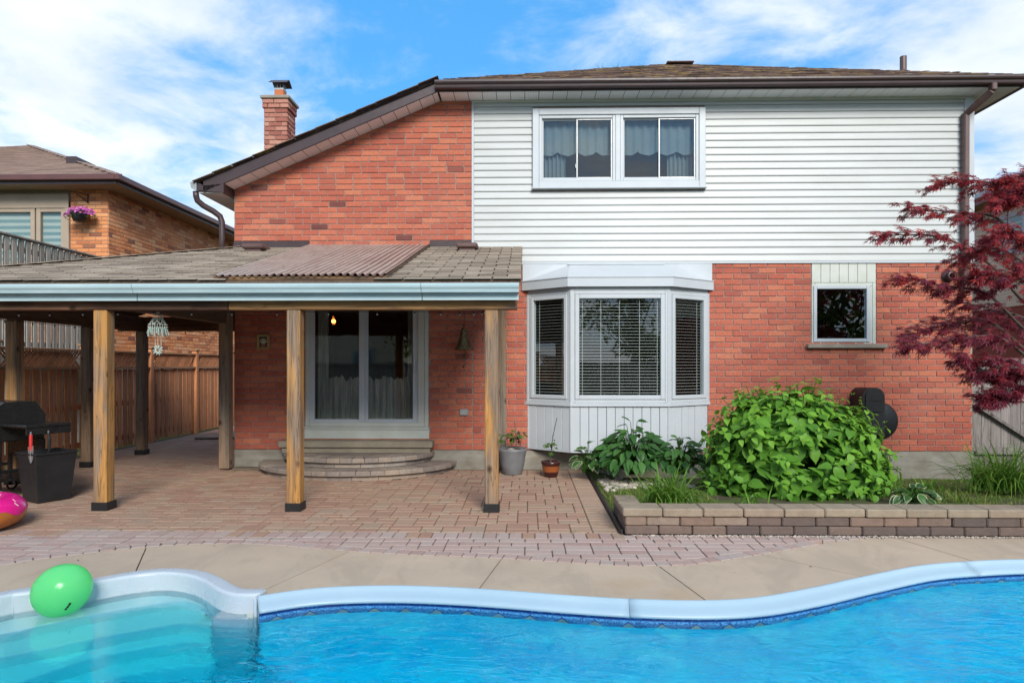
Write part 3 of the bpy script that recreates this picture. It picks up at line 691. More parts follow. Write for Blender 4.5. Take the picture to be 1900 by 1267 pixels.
def retaining_wall():
    root = thing('retaining_wall', 'low wall of brown tumbled stone blocks with pale caps', 'retaining wall', (4, -3.6, 0)); rg = random.Random(5)
    st = Pieces('stone', MT['wallstone'], 300); cp = Pieces('cap_stone', MT['capstone'], 300)
    for row, (z, off) in enumerate([(0.0, .0), (.083, -.11)]):
        x = .90 + off
        first = True
        while x < 8.6:
            w = .303; xa = max(x, .90); xb = x + w
            if xb - xa > .05:
                st.cbox(round(xb - xa, 3) - .006, .20, .081, .011, MX.Translation(((xa + xb) / 2, -3.635 + rg.uniform(-.006, .006), z + .0415)) @ MX.Rotation(rg.uniform(-.012, .012), 4, 'Z'), rg.random() * (.45 if row == 0 else 1.0))
            x = xb
    x = .875
    while x < 8.6:
        w = .362
        cp.cbox(w - .008, .25, .074, .010, MX.Translation((x + w / 2, -3.625 + rg.uniform(-.005, .005), .204 + rg.uniform(-.002, .002))) @ MX.Rotation(rg.uniform(-.01, .01), 4, 'Z'), rg.random()); x += w
    # return along the edging at the left end
    for z, h, mtl in [(.0, .081, st), (.083, .081, st)]:
        for k in range(2): mtl.cbox(.16, .30, h, .011, MX.Translation((.985, -3.38 + k * .306, z + .0415)))
    cp.cbox(.21, .36, .074, .010, MX.Translation((.98, -3.31, .204)))
    st.flush(root); cp.flush(root)
    b = MB()
    for i in range(900):
        x = U(.95, 6.5); y = -3.745 - abs(random.gauss(0, .022)); 
        b.ball((x, y, .003), U(.005, .012), 5, 3, (1, 1, .7), random.random())
    tag(b.build('gravel', MT['pebble'], None, False, 'stuff'), 'fine pale gravel along the foot of the stone wall', 'gravel')
retaining_wall()
# ------------------------------------------------------------------ the house
XL, XR, XS = -4.36, 6.535, -.785
ZB, ZS, ZT = .275, 3.05, 5.46
def rake(x): return min(5.46, 4.16 + .4196 * (x + 4.36))
house = thing('house', 'two-storey house of red brick with white siding upstairs and a low brown roof', 'house', (1, 3, 0))
HOLES = [(-3.29, -1.44, .45, 2.62), (.05, 2.68, .45, 2.70), (4.20, 5.14, 1.84, 3.04), (.16, 2.585, 4.20, 5.255)]
def wall_mesh(m, x0, x1, z0, z1, y0, y1, holes):
    xs = sorted({x0, x1} | {h[i] for h in holes for i in (0, 1) if x0 < h[i] < x1}); zs = sorted({z0, z1} | {h[i] for h in holes for i in (2, 3) if z0 < h[i] < z1})
    for a, b in zip(xs, xs[1:]):
        run = None
        for c, d in zip(zs, zs[1:]):
            cx, cz = (a + b) / 2, (c + d) / 2
            if any(h[0] < cx < h[1] and h[2] < cz < h[3] for h in holes):
                if run: m.box(a, b, y0, y1, run[0], run[1]); run = None
            else: run = (run[0], d) if run else (c, d)
        if run: m.box(a, b, y0, y1, run[0], run[1])
def house_walls():
    bw = link('brick_wall', None, house, MX.Translation((0, 0, .27)))
    m = MB(); wall_mesh(m, XS, XR, ZB, ZT, 0, .2, HOLES); wall_mesh(m, XL, XS, ZB, 4.16, 0, .2, HOLES)
    m.prism([(XL, 4.16), (XS, 4.16), (XS, 5.5), (-1.26, 5.5)], -.2, 0, MX.Rotation(pi / 2, 4, 'X'))
    m.build('mortar', MT['mortar'], bw)
    B = Pieces('brick', MT['brick'], 160); B2 = Pieces('brick', MT['brick2'], 140); rg = random.Random(11); ch, cl, j = .0841, .256, .0105
    def course(PP, x0, x1, z, off, holes, sco):
        x = x0 - off
        segs = []
        while x < x1:
            a, b = max(x, x0), min(x + cl, x1); x += cl
            parts = [(a, b)]
            for h in holes:
                if h[2] - .005 < z + ch / 2 < h[3] + .005:
                    np_ = []
                    for p, q in parts:
                        if q <= h[0] or p >= h[1]: np_.append((p, q))
                        else:
                            if p < h[0]: np_.append((p, h[0]))
                            if q > h[1]: np_.append((h[1], q))
                    parts = np_
            segs += [p for p in parts if p[1] - p[0] > .03]
        for a, b in segs:
            w = round((b - a - j) / .004) * .004; yy = rg.uniform(-.003, .003)
            PP.cbox(max(w, .02), .05, ch - j, .004, MX.Translation(((a + b) / 2, .014 + yy, z + ch / 2)) @ MX.Rotation(rg.uniform(-.006, .006), 4, 'Z'), rg.random(), sco((a + b) / 2, z))
    z = ZB; r = 0
    while z < ZT - .02:
        if z < ZS:
            lo, hi = XS, XR
            off = (.128 if r % 2 else 0) + rg.uniform(-.012, .012)
            course(B2, XS, XR, z, off, HOLES, lambda x, zz: (5 if 2.7 < x < 6.2 and not (x < 5.3 and zz < 1.25) else 0) + rg.random())
        xr = XS
        if z > 4.10:
            xl = XL + max(0.0, (z - 4.16) / .4196)
        else: xl = XL
        if xl < xr - .05:
            course(B, XL if z <= 4.16 else XL + math.floor((xl - XL) / .128) * .128, xr, z, (.128 if r % 2 else 0) + rg.uniform(-.02, .02), HOLES, lambda x, zz: (5 if zz > 3.35 else (2 if -1.4 < x or x < -3.5 else 0)) + rg.random())
        z += ch; r += 1
    B.flush(bw, 'brick_field'); B2.flush(bw, 'brick_field')
    m = MB(); m.box(XL - .01, XR + .01, -.012, .2, -.4, ZB - .003); m.build('foundation', MT['conc_found'], house)
    # other walls, floors
    m = MB(); m.box(XL, XL + .2, .2, 8.0, -.3, 4.1); m.box(XR - .2, XR, .2, 8.0, -.3, ZT); m.box(XL, XR, 8.0, 8.2, -.3, ZT - 1.3); m.build('side_wall', MT['brick2'], house)
    m = MB(); m.box(XL + .2, XR - .2, .2, 4.4, .35, .43); m.box(XL + .2, XR - .2, .2, 4.4, 2.72, 3.0); m.box(XL + .2, XR - .2, 4.4, 4.5, .35, 5.4); m.box(-.6, -.5, .2, 4.4, .43, 2.72); m.box(3.4, 3.5, .2, 4.4, .43, 5.4); m.box(-.75, -.65, .2, 4.4, 3.0, 5.4); m.box(-.75, XR - .2, .2, 4.4, 5.38, 5.44); m.build('room', MT['room'], house)
    # siding boards
    sw = link('siding', None, house, MX.Translation((3, -.03, 3.05)))
    xa, xb = XS + .022, 6.405; pitch = .1048; z = 3.058; i = 0; wx0, wx1, wz0, wz1 = .104, 2.64, 4.146, 5.312
    prof = lambda: [(-.002, 0), (-.022, 0), (-.024, .012), (-.008, pitch + .004), (-.002, pitch + .004)]
    def board(x0, x1, z0, zt):
        h = zt - z0; pr = [(-.002, 0), (-.020, -.001), (-.0225, .006), (-.0235, .014), (-.009, h), (-.002, h)]; n = len(pr); L = x1 - x0
        vs = [(x, y, zz) for x in (-L / 2, L / 2) for y, zz in pr]
        fs = [(k, (k + 1) % n, n + (k + 1) % n, n + k) for k in range(n)] + [tuple(range(n))[::-1], tuple(range(n, 2 * n))]
        o = link('siding_board', MB().add(vs, fs).mesh('siding_board', MT['siding']), sw, MX.Translation(((x0 + x1) / 2, 0, z0))); o['rnd'] = random.random()
    while z < ZT - .01:
        zt = min(z + pitch - .0035, ZT - .002)
        if zt <= wz0 + .02 or z >= wz1 - .02: board(xa, xb, z, zt)
        else: board(xa, wx0 - .002, z, zt); board(wx1 + .002, xb, z, zt)
        z += pitch
    MB().box(XS - .012, XS + .02, -.03, -.001, 3.05, ZT).build('corner_trim', MT['vinyl'], sw)
    MB().box(6.407, XR + .012, -.032, .1, 3.05, ZT, c=.004).build('corner_trim', MT['vinyl'], sw)
    MB().box(XS, XR - .01, -.03, -.001, 3.028, 3.056, c=.003).build('starter_trim', MT['vinyl'], sw)
    MB().box(XS + .02, 6.405, -.034, -.0245, 5.418, 5.458).build('frieze_trim', MT['vinyl_old'], sw)
house_walls()
def roof():
    rf = link('roof', None, house, MX.Translation((1, 3, 5.5)))
    EZ = 5.592; FL, FR, BR_, BL, PK = V((-1.27, -.38, EZ)), V((7.02, -.38, EZ)), V((7.02, 8.3, EZ)), V((-1.27, 8.3, EZ)), V((3.0, 3.9, 7.77))
    cz = lambda x: 4.342 + .4196 * (x + 4.36)
    C0, C1 = V((-4.80, -.38, cz(-4.80))), V((-4.80, 8.3, cz(-4.80)))
    m = MB(); dn = V((0, 0, -.03))
    for tri in ((FL, FR, PK), (FR, BR_, PK), (BR_, BL, PK), (BL, FL, PK)): m.add(tri, [(0, 1, 2)])
    m.add([C0, FL, BL, C1], [(0, 1, 2, 3)]); m.build('roof_deck', MT['shingle_dark'], rf)
    # shingles on the front slope and the edge tabs of the rake
    b = MB(); rg = random.Random(2); s = FR - FL; up = (PK - V((PK.x, FL.y, EZ))); rows = 44; nrm = V((0, -up.z, up.y)).normalized(); ul = up.normalized(); UL = up.length
    for k in range(rows):
        t = k / rows; xa = FL.x + (PK.x - FL.x) * t; xb = FR.x + (PK.x - FR.x) * t; x = xa + rg.uniform(-.2, 0)
        while x < xb:
            w = rg.choice([.16, .22, .30, .34]); a, c = max(x, xa - .02), min(x + w - .006, xb + .02); x += w
            if c - a < .05: continue
            p = V(((a + c) / 2, FL.y, EZ)) + ul * (UL * t); M = frame(p, (1, 0, 0), nrm); lift = rg.uniform(.010, .022)
            b.box(-(c - a) / 2, (c - a) / 2, -.01, UL / rows * 1.15, 0, .007, M @ MX.Translation((0, 0, lift)) @ MX.Rotation(-.10, 4, 'X'), rg.random())
    b.build('shingle_field', MT['shingle_dark'], rf, False, 'stuff')
    P = Pieces('rake_shingle', MT['shingle_dark'], 60); x = -4.80
    while x < -1.3:
        w = rg.uniform(.28, .34); c = rg.uniform(.0, .02); d = V((1, 0, .4196)).normalized()
        P.cbox(w, .42, .010, .003, frame(V((x + w / 2, -.19 - c, cz(x + w / 2) + .010)), d, (0, 0, 1)) @ MX.Rotation(.03, 4, 'Y')); x += w * .92
    P.flush(rf)
    # fascia and gutter at the front
    MB().box(-1.26, 7.0, -.34, -.315, 5.462, 5.585).build('fascia', MT['plum'], rf)
    gp = [(-.34, .0), (-.41, .0), (-.418, .015), (-.422, .042), (-.445, .058), (-.455, .076), (-.455, .100), (-.445, .105), (-.44, .095), (-.34, .095)]
    n = len(gp); vs = [(x, y, 5.476 + z) for x in (-1.29, 7.06) for y, z in gp]
    MB().add(vs, [(k, n + k, n + (k + 1) % n, (k + 1) % n) for k in range(n)] + [tuple(range(n)), tuple(range(n, 2 * n))[::-1]]).build('gutter', MT['plum'], rf)
    # right-hand eave
    MB().box(6.98, 7.005, -.34, 8.25, 5.462, 5.585).build('fascia', MT['plum'], rf)
    MB().box(7.005, 7.10, -.41, 8.25, 5.48, 5.582).build('gutter', MT['plum'], rf)
    # soffit panels
    so_ = link('soffit', None, house, MX.Translation((3, -.2, 5.46)))
    x = -1.24; w = .2055
    while x < 6.50:
        e = min(x + w - .007, 6.53); m = MB().box(-(e - x) / 2, (e - x) / 2, -.154, .154, -.003, .003)
        link('soffit_panel', m.mesh('soffit_panel', MT['soffit']), so_, MX.Translation(((x + e) / 2, -.159, 5.4585))); x += w
    link('soffit_panel', MB().box(6.54, 6.98, -.314, 8.2, 5.4555, 5.4615).mesh('soffit_panel', MT['soffit']), so_)
    d = V((1, 0, .4196)).normalized(); L = (-1.27 + 4.36) / d.x; k = 0; w = .205
    while k * w < L - .02:
        e = min((k + 1) * w - .007, L); c = (k * w + e) / 2; p = V((-4.36, -.159, 4.162)) + d * c
        m = MB().box(-(e - k * w) / 2, (e - k * w) / 2, -.154, .154, -.003, .003)
        link('soffit_panel', m.mesh('soffit_panel', MT['soffit']), so_, frame(p, d, (0, 0, 1))); k += 1
    # rake fascia
    for (a, b_, nm) in ((V((-4.66, -.34, 0)), V((-1.265, -.34, 0)), 'rake_fascia'),):
        zs = lambda x: 4.162 + .4196 * (x + 4.36)
        vs = [(a.x, y, zs(a.x) + dz) for y in (-.342, -.315) for dz in (0, .165)] + [(b_.x, y, zs(b_.x) + dz) for y in (-.342, -.315) for dz in (0, .165)]
        MB().add(vs, [(0, 1, 5, 4), (2, 6, 7, 3), (0, 4, 6, 2), (1, 3, 7, 5), (0, 2, 3, 1), (4, 5, 7, 6)]).build(nm, MT['plum'], rf)
        vs = [(x, y, zs(x) + .166 + dz) for x in (-4.74, -1.265) for y in (-.36, -.31) for dz in (0, .014)]
        MB().add(vs, [(0, 1, 5, 4), (2, 6, 7, 3), (0, 4, 6, 2), (1, 3, 7, 5), (0, 2, 3, 1), (4, 5, 7, 6)]).build('drip_edge', MT['plum'], rf)
    # boxed eave return at lower left and its gutter
    MB().prism([(-4.74, 4.06), (-4.36, 4.03), (-4.36, 4.155), (-4.66, 4.03 + .10), (-4.74, 4.18)], .315, .342, MX.Rotation(pi / 2, 4, 'X')).build('eave_return', MT['plum'], rf)
    MB().box(-4.74, -4.365, -.314, 8.2, 4.03, 4.045).build('eave_soffit', MT['vinyl'], rf)
    MB().box(-4.385, -4.362, -.345, -.0, 4.02, 4.15).build('eave_return', MT['plum'], rf)
    MB().prism([(-4.83, 4.09), (-4.75, 4.05), (-4.75, 4.18), (-4.845, 4.18)], -8.2, .36, MX.Rotation(pi / 2, 4, 'X')).build('gutter', MT['galv'], rf)
    # downspouts
    def spout(pts, mtl, w=.075):
        b = MB()
        P = [V(p) for p in pts]
        b.tube(crom(P, 1), w / 2, 10)
        b.build('downspout', mtl, house, True)
    spout([(-4.79, -.30, 4.06), (-4.79, -.29, 3.99), (-4.78, -.27, 3.93), (-4.72, -.22, 3.87), (-4.60, -.15, 3.80), (-4.53, -.10, 3.74), (-4.505, -.09, 3.66), (-4.50, -.09, 3.4), (-4.53, -.09, 2.9)], MT['plum'], .085)
    b = MB()
    for a, c in (((6.56, -.38, 5.49), (6.56, -.38, 5.38)), ((6.56, -.38, 5.39), (6.385, -.075, 5.17)), ((6.385, -.075, 5.19), (6.375, -.075, 2.60)),):
        b.bar(a, c, .075, .10, (0, 1, 0), c=.012)
    b.build('downspout', MT['brownpipe'], house)
    b = MB(); b.box(6.25, 6.44, -.135, -.125, 4.18, 4.20); b.box(6.24, 6.26, -.135, -.02, 4.175, 4.205); b.build('strap', MT['plum'], house)
    # roof vents, pipe
    p = at(1260, 125, 3.45); b = MB().box(p.x - .27, p.x + .27, 3.3, 3.75, 7.55, p.z + .07, c=.02); b.build('roof_vent', MT['brownpipe'], rf)
    p = at(1676, 137, 2.0); b = MB(); b.tube([(p.x, 2.0, p.z - .3), (p.x, 2.0, p.z + .30)], .055, 12); b.lathe([(.055, .14), (.10, .08), (.15, 0.0), (.17, -.2)], (p.x, 2.0, p.z - .08), 14); b.build('vent_pipe', MT['brownpipe'], rf)
    # sprigs that took root on the roof
    for px in (1113, 1145, 1193):
        q = at(px, 136 - (px - 1113) * .08, 2.2); b = MB()
        for k in range(5): b.tube([q + V((0, 0, -.12)), q + V((U(-.05, .05), 0, .05)), q + V((U(-.12, .12), U(-.05, .05), U(.06, .2)))], [.006, .004, .001], 4)
        tag(b.build('weed', MT['sprig']), {1113: 'left sprig', 1145: 'middle sprig', 1193: 'right sprig'}[px] + ' of the three thin weeds growing on the house roof', 'weed', 'weeds on the roof')
    # chimney
    c = link('chimney', None, rf, MX.Translation((-4.6, 2.5, 4)))
    x0, x1, y0, y1 = -4.86, -4.425, 2.32, 2.755; ztop = 6.30
    MB().box(x0 + .012, x1 - .012, y0 + .012, y1 - .012, 3.9, ztop + .15).build('mortar', MT['mortar'], c)
    P = Pieces('brick', MT['brickC'], 200); ch = .0841; z = 4.2; r = 0
    while z < ztop - .02 + .17:
        top = z > ztop - .03; e = .022 if top else 0
        for side in range(4):
            L = (x1 - x0) + 2 * e; offs = [(-L / 2, -L / 2 + .214), (-L / 2 + .214, L / 2)] if r % 2 == 0 else [(-L / 2, -L / 2 + .10), (-L / 2 + .10, -L / 2 + .33), (-L / 2 + .33, L / 2)]
            for a, b_ in offs:
                M = MX.Translation(((x0 + x1) / 2, (y0 + y1) / 2, z + ch / 2)) @ MX.Rotation(side * pi / 2, 4, 'Z') @ MX.Translation(((a + b_) / 2, -L / 2 + .02 + U(-.002, .002), 0))
                P.cbox(round(b_ - a - .01, 3), .05 if side % 2 == 0 else .046, ch - .011, .006, M, None, 1 if side in (0, 1) else 0)
        z += ch; r += 1
    P.flush(c)
    ct = z + .004
    MB().box(x0 - .055, x1 + .055, y0 - .055, y1 + .055, ct, ct + .06, c=.012).build('chimney_crown', MT['sillstone'], c)
    fx, fy = (x0 + x1) / 2 + .01, (y0 + y1) / 2
    MB().box(fx - .085, fx + .085, fy - .085, fy + .085, ct + .06, ct + .25, c=.008).build('flue', surf('terracotta', (.52, .16, .06), (.45, .13, .05), .8, 9, .2), c)
    b = MB(); z0 = ct + .25
    for sx in (-.075, -.025, .025, .075):
        for sy in (-.075, .075): b.tube([(fx + sx, fy + sy, z0), (fx + sx, fy + sy, z0 + .1)], .004, 5); b.tube([(fx + sy, fy + sx, z0), (fx + sy, fy + sx, z0 + .1)], .004, 5)
    b.box(fx - .087, fx + .087, fy - .087, fy + .087, z0 - .02, z0 + .012); b.build('spark_screen', MT['galv'], c)
    b = MB(); z1 = z0 + .09
    for s in (-1, 1):
        b.add([(fx - .17, fy + s * .15, z1), (fx + .17, fy + s * .15, z1), (fx + .17, fy, z1 + .10), (fx - .17, fy, z1 + .10), (fx - .17, fy + s * .15, z1 + .008), (fx + .17, fy + s * .15, z1 + .008), (fx + .17, fy, z1 + .108), (fx - .17, fy, z1 + .108)], [(0, 1, 2, 3), (4, 7, 6, 5), (0, 4, 5, 1), (0, 3, 7, 4), (1, 5, 6, 2)])
    o = b.build('rain_cap', MT['plum'], c)
roof()
def rail_frame(m, x0, x1, z0, z1, w, y0, y1, c=.006):
    m.box(x0, x0 + w, y0, y1, z0, z1, c=c); m.box(x1 - w, x1, y0, y1, z0, z1, c=c); m.box(x0 + w, x1 - w, y0 + .002, y1, z0, z0 + w, c=c); m.box(x0 + w, x1 - w, y0 + .002, y1, z1 - w, z1, c=c)
def windows():
    # upstairs double slider
    w = link('upper_window', None, house, MX.Translation((1.37, -.05, 4.15)))
    m = MB(); rail_frame(m, .104, 2.64, 4.146, 5.312, .095, -.075, -.0); m.build('casing', MT['vinyl'], w)
    MB().box(.09, 2.655, -.095, -.0, 4.128, 4.146, c=.004).build('sill', MT['vinyl'], w)
    for a, b in ((.20, 1.325), (1.395, 2.545)):
        m = MB(); rail_frame(m, a, b, 4.242, 5.216, .045, -.055, .06); m.build('frame', MT['vinyl'], w)
        mid = (a + b) / 2
        for k, (p, q, y) in enumerate(((a + .045, mid + .012, .0), (mid - .012, b - .045, -.022))):
            m = MB(); rail_frame(m, p, q, 4.287, 5.171, .022, y - .012, y + .012, .003); m.build('sash', MT['galv'] if k else MT['vinyl'], w)
            MB().box(p + .022, q - .022, y - .003, y + .003, 4.309, 5.149).build('pane', MT['glass'], w)
        # scalloped valance and curtains inside
        vs = []; fs = []; n = 48
        for i in range(n + 1):
            x = a + .03 + (b - a - .06) * i / n; ph = (x - a) / .285; s = abs(sin(pi * ph)) ** .55; y = .10 + .012 * sin(i * 1.1); vs += [(x, y, 5.2), (x, y, 4.735 - .07 * s)]
        for i in range(n): fs.append((2 * i, 2 * i + 2, 2 * i + 3, 2 * i + 1))
        MB().add(vs, fs).build('valance', MT['valance'], w)
        cx0, cx1 = (a + .05, a + .40) if a < 1 else (b - .42, b - .05); vs = []; fs = []; n = 40
        for i in range(n + 1):
            x = cx0 + (cx1 - cx0) * i / n; y = .16 + .02 * sin(i * .9); vs += [(x, y, 5.2), (x, y, 4.2)]
        for i in range(n): fs.append((2 * i, 2 * i + 2, 2 * i + 3, 2 * i + 1))
        MB().add(vs, fs).build('curtain', MT['valance'], w)
    m = MB(); m.box(1.325, 1.395, -.06, .06, 4.242, 5.216, c=.006); m.build('mullion', MT['vinyl'], w)
    m = MB(); m.box(.735, .75, -.045, -.03, 4.44, 4.50, c=.003); m.build('latch', MT['galv'], w)
    # small kitchen window
    w = link('small_window', None, house, MX.Translation((4.67, -.02, 1.83)))
    m = MB(); rail_frame(m, 4.203, 5.137, 1.845, 2.743, .05, -.012, .10); m.box(5.03, 5.087, -.006, .1, 1.895, 2.693, c=.004); m.build('casing', MT['vinyl_old'], w)
    m = MB(); rail_frame(m, 4.225, 5.045, 1.875, 2.70, .05, -.03, .05); m.build('sash', MT['vinyl'], w)
    MB().box(4.275, 4.995, .0, .006, 1.925, 2.65).build('pane', MT['glass'], w)
    for k in range(7): 
        x = 4.203 + k * .1334; MB().box(x + .002, x + .1314, -.012, .03, 2.745, 3.026, c=.004).build('header_board', MT['vinyl_old'], w)
    MB().box(4.12, 5.275, -.09, .05, 1.783, 1.842, c=.008).build('sill', MT['sillstone'], w)
    # bay window
    w = link('bay_window', None, house, MX.Translation((1.36, -.2, .3)))
    A, B_, C, D_ = (.045, 0.0), (.645, -.45), (2.012, -.45), (2.682, 0.0)
    def outs(o): return [(A[0] - o * 1.5, .0), (B_[0] - o * .35, B_[1] - o), (C[0] + o * .35, C[1] - o), (D_[0] + o * 1.5, .0)]
    def slab(z0, z1, o, name, mt, ch=.004): m = MB().prism(outs(o), z0, z1, ch=ch); return m.build(name, mt, w)
    slab(.955, 1.0, .035, 'bay_sill', MT['vinyl']); slab(2.585, 2.632, .015, 'head_board', MT['vinyl']); slab(.30, .318, .012, 'skirt_floor', MT['vinyl'])
    ccw = [A, B_, C, D_]
    for k in range(3):
        a, b = V((*ccw[k], 0)), V((*ccw[k + 1], 0)); L = (b - a).length; M = frame(a, b - a, (0, 0, 1))
        # facing out is local -y
        fw = .055 if k != 1 else .06
        m = MB(); rail_frame(m, .0, L, 1.0, 2.585, .05, -.02, .06)
        for s in (0, L): m.box(s - .012, s + .012, -.028, .06, 1.0, 2.585)
        m2 = MB(); 
        for v in m.v: m2.v.append(M @ v)
        m2.f = m.f; m2.r = m.r; m2.build('frame', MT['vinyl'], w)
        m = MB(); rail_frame(m, .052, L - .052, 1.052, 2.533, fw, -.034 if k != 1 else -.03, .045); m2 = MB(); m2.v = [M @ v for v in m.v]; m2.f = m.f; m2.r = m.r; m2.build('sash', MT['vinyl'], w)
        MB().box(.052 + fw, L - .052 - fw, .0, .006, 1.052 + fw, 2.533 - fw, M).build('pane', MT['glass'], w)
        # blinds
        x0, x1 = .09, L - .09; z = 1.10; n = 0
        me = None
        while z < 2.50:
            if me is None: me = MB().box(-(x1 - x0) / 2, (x1 - x0) / 2, -.016, .016, -.0014, .0014).mesh('blind_slat', MT['blind'])
            link('blind_slat', me, w, M @ MX.Translation(((x0 + x1) / 2, .055, z)) @ MX.Rotation(.17 if k == 1 else .06, 4, 'X')); z += .0435
        m = MB()
        for t in ((.06, .28, .5, .74, .95) if k == 1 else (.15, .85)): m.box(x0 + (x1 - x0) * t - .003, x0 + (x1 - x0) * t + .003, .036, .038, 1.08, 2.52, M)
        m.build('blind_cord', MT['blind'], w)
        # skirt boards
        n = 5 if k == 0 else (11 if k == 1 else 6)
        for i in range(n):
            xa, xb = L * i / n, L * (i + 1) / n; zb = .318
            MB().box(xa + .0025, xb - .0025, -.004 if i % 2 else -.007, .03, zb, .954, M, c=.005).build('skirt_board', MT['vinyl'], w)
        MB().box(-.016, .016, -.016, .02, .305, .954, M, c=.004).build('skirt_corner', MT['vinyl'], w)
    # little hipped roof of the bay and the flat panel behind it
    MB().box(-.045, 2.745, -.035, -.002, 2.702, 3.026, c=.004).build('header_panel', MT['vinyl'], w)
    lo = [(-.055, -.036), (.59, -.535), (2.065, -.535), (2.765, -.036)]; hi = [(.42, -.036), (.66, -.05), (2.0, -.05), (2.24, -.036)]
    vs = [(x, y, 2.635) for x, y in lo] + [(x, y, 2.765) for x, y in lo] + [(x, y, 3.015) for x, y in hi]
    fs = [(0, 1, 5, 4), (1, 2, 6, 5), (2, 3, 7, 6), (4, 5, 9, 8), (5, 6, 10, 9), (6, 7, 11, 10), (3, 2, 1, 0)]
    MB().add(vs, fs).build('bay_roof', MT['vinyl'], w)
    m = MB()
    for i in range(3): a, b = V((*lo[i], 2.768)), V((*lo[i + 1], 2.768)); m.bar(a, b, .02, .012)
    m.bar((.62, -.055, 3.018), (2.04, -.055, 3.018), .03, .012); m.build('bay_roof_trim', MT['vinyl'], w)
    # patio door
    w = link('patio_door', None, house, MX.Translation((-2.36, 0, .5)))
    m = MB(); rail_frame(m, -3.288, -1.442, .62, 2.618, .06, -.01, .13); m.box(-1.60, -1.502, .0, .12, .68, 2.55, c=.004); m.build('frame', MT['vinyl_old'], w)
    for k, (a, b, y) in enumerate(((-3.235, -2.40, .02), (-2.44, -1.60, .05))):
        m = MB(); rail_frame(m, a, b, .645, 2.57, .085, y - .02, y + .02); m.build('door_panel', MT['vinyl'], w)
        MB().box(a + .085, b - .085, y - .003, y + .003, .73, 2.485).build('pane', MT['glass'], w)
    MB().box(-1.665, -1.645, -.02, .03, 1.42, 1.62, c=.006).build('handle', MT['vinyl'], w)
    m = MB(); m.box(-3.29, -1.44, -.02, .13, .575, .618, c=.004); m.box(-3.30, -1.43, -.012, .13, .44, .573, c=.004); m.box(-3.31, -1.42, -.03, .0, .60, .612); m.build('threshold', MT['vinyl_old'], w)
    # added pale sheet imitating reflections in the panes, then side curtains and lit lamp
    vs = []; fs = []; n = 120
    for i in range(n + 1):
        x = -3.2 + 1.6 * i / n; y = .27 + .02 * sin(i * .8) + .012 * sin(i * 2.3); vs += [(x, y, 1.34 + .10 * mnoise.noise(V((i * .16, 3, 0))) + .05 * mnoise.noise(V((i * .5, 8, 0)))), (x, y + .01, .46)]
    for i in range(n): fs.append((2 * i, 2 * i + 2, 2 * i + 3, 2 * i + 1))
    MB().add(vs, fs).build('reflection_sheet', MT['curtain'], w)
    for (x0, x1) in ((-3.15, -2.98), (-1.78, -1.68)):
        vs = []; fs = []; n = 40
        for i in range(n + 1):
            x = x0 + (x1 - x0) * i / n; y = .15 + .02 * sin(i * .75); vs += [(x, y, 2.6), (x, y, .46)]
        for i in range(n): fs.append((2 * i, 2 * i + 2, 2 * i + 3, 2 * i + 1))
        MB().add(vs, fs).build('curtain', MT['curtain'], w)
    p = at(619, 596, 1.8); t = NT('lamp_glow'); e = t.n('Emission', {'Color': (1.0, .42, .12, 1), 'Strength': 14.0}); t.t.links.new(e.outputs[0], t.out.inputs[0])
    lamp = thing('ceiling_lamp', 'small lit amber lamp hanging inside behind the patio door', 'lamp', p)
    MB().ball(p, .035, 10, 8).build('bulb', t.m, lamp, True)
    m = MB(); m.lathe([(.02, .10), (.075, .05), (.085, -.02), (.07, -.06)], p, 10); m.build('shade', glass_mat('amber_glass', 1.5, (.9, .45, .2)), lamp, True)
    MB().tube([p + V((0, 0, .1)), p + V((0, 0, .5))], .006, 6).build('cord', MT['black'], lamp)
    # dining table and chairs are not to be seen
    # outlet box and wall vent
    m = MB().box(-.978, -.849, -.03, .0, .79, .885, c=.006); o = m.build('outlet_box', MT['galv'], house)
    MB().box(-.965, -.862, -.036, -.0302, .80, .875, c=.002).build('outlet_lid', MT['galv'], o)
    p = V((6.17, 0, 2.83)); m = MB(); m.lathe([(.09, -.0), (.09, .03), (.06, .03), (.06, .10), (.075, .12), (.04, .12)], (0, 0, 0), 18, M=MX.Translation(p) @ MX.Rotation(pi / 2, 4, 'X')); m.build('wall_vent', MT['plum'], house, True)
windows()
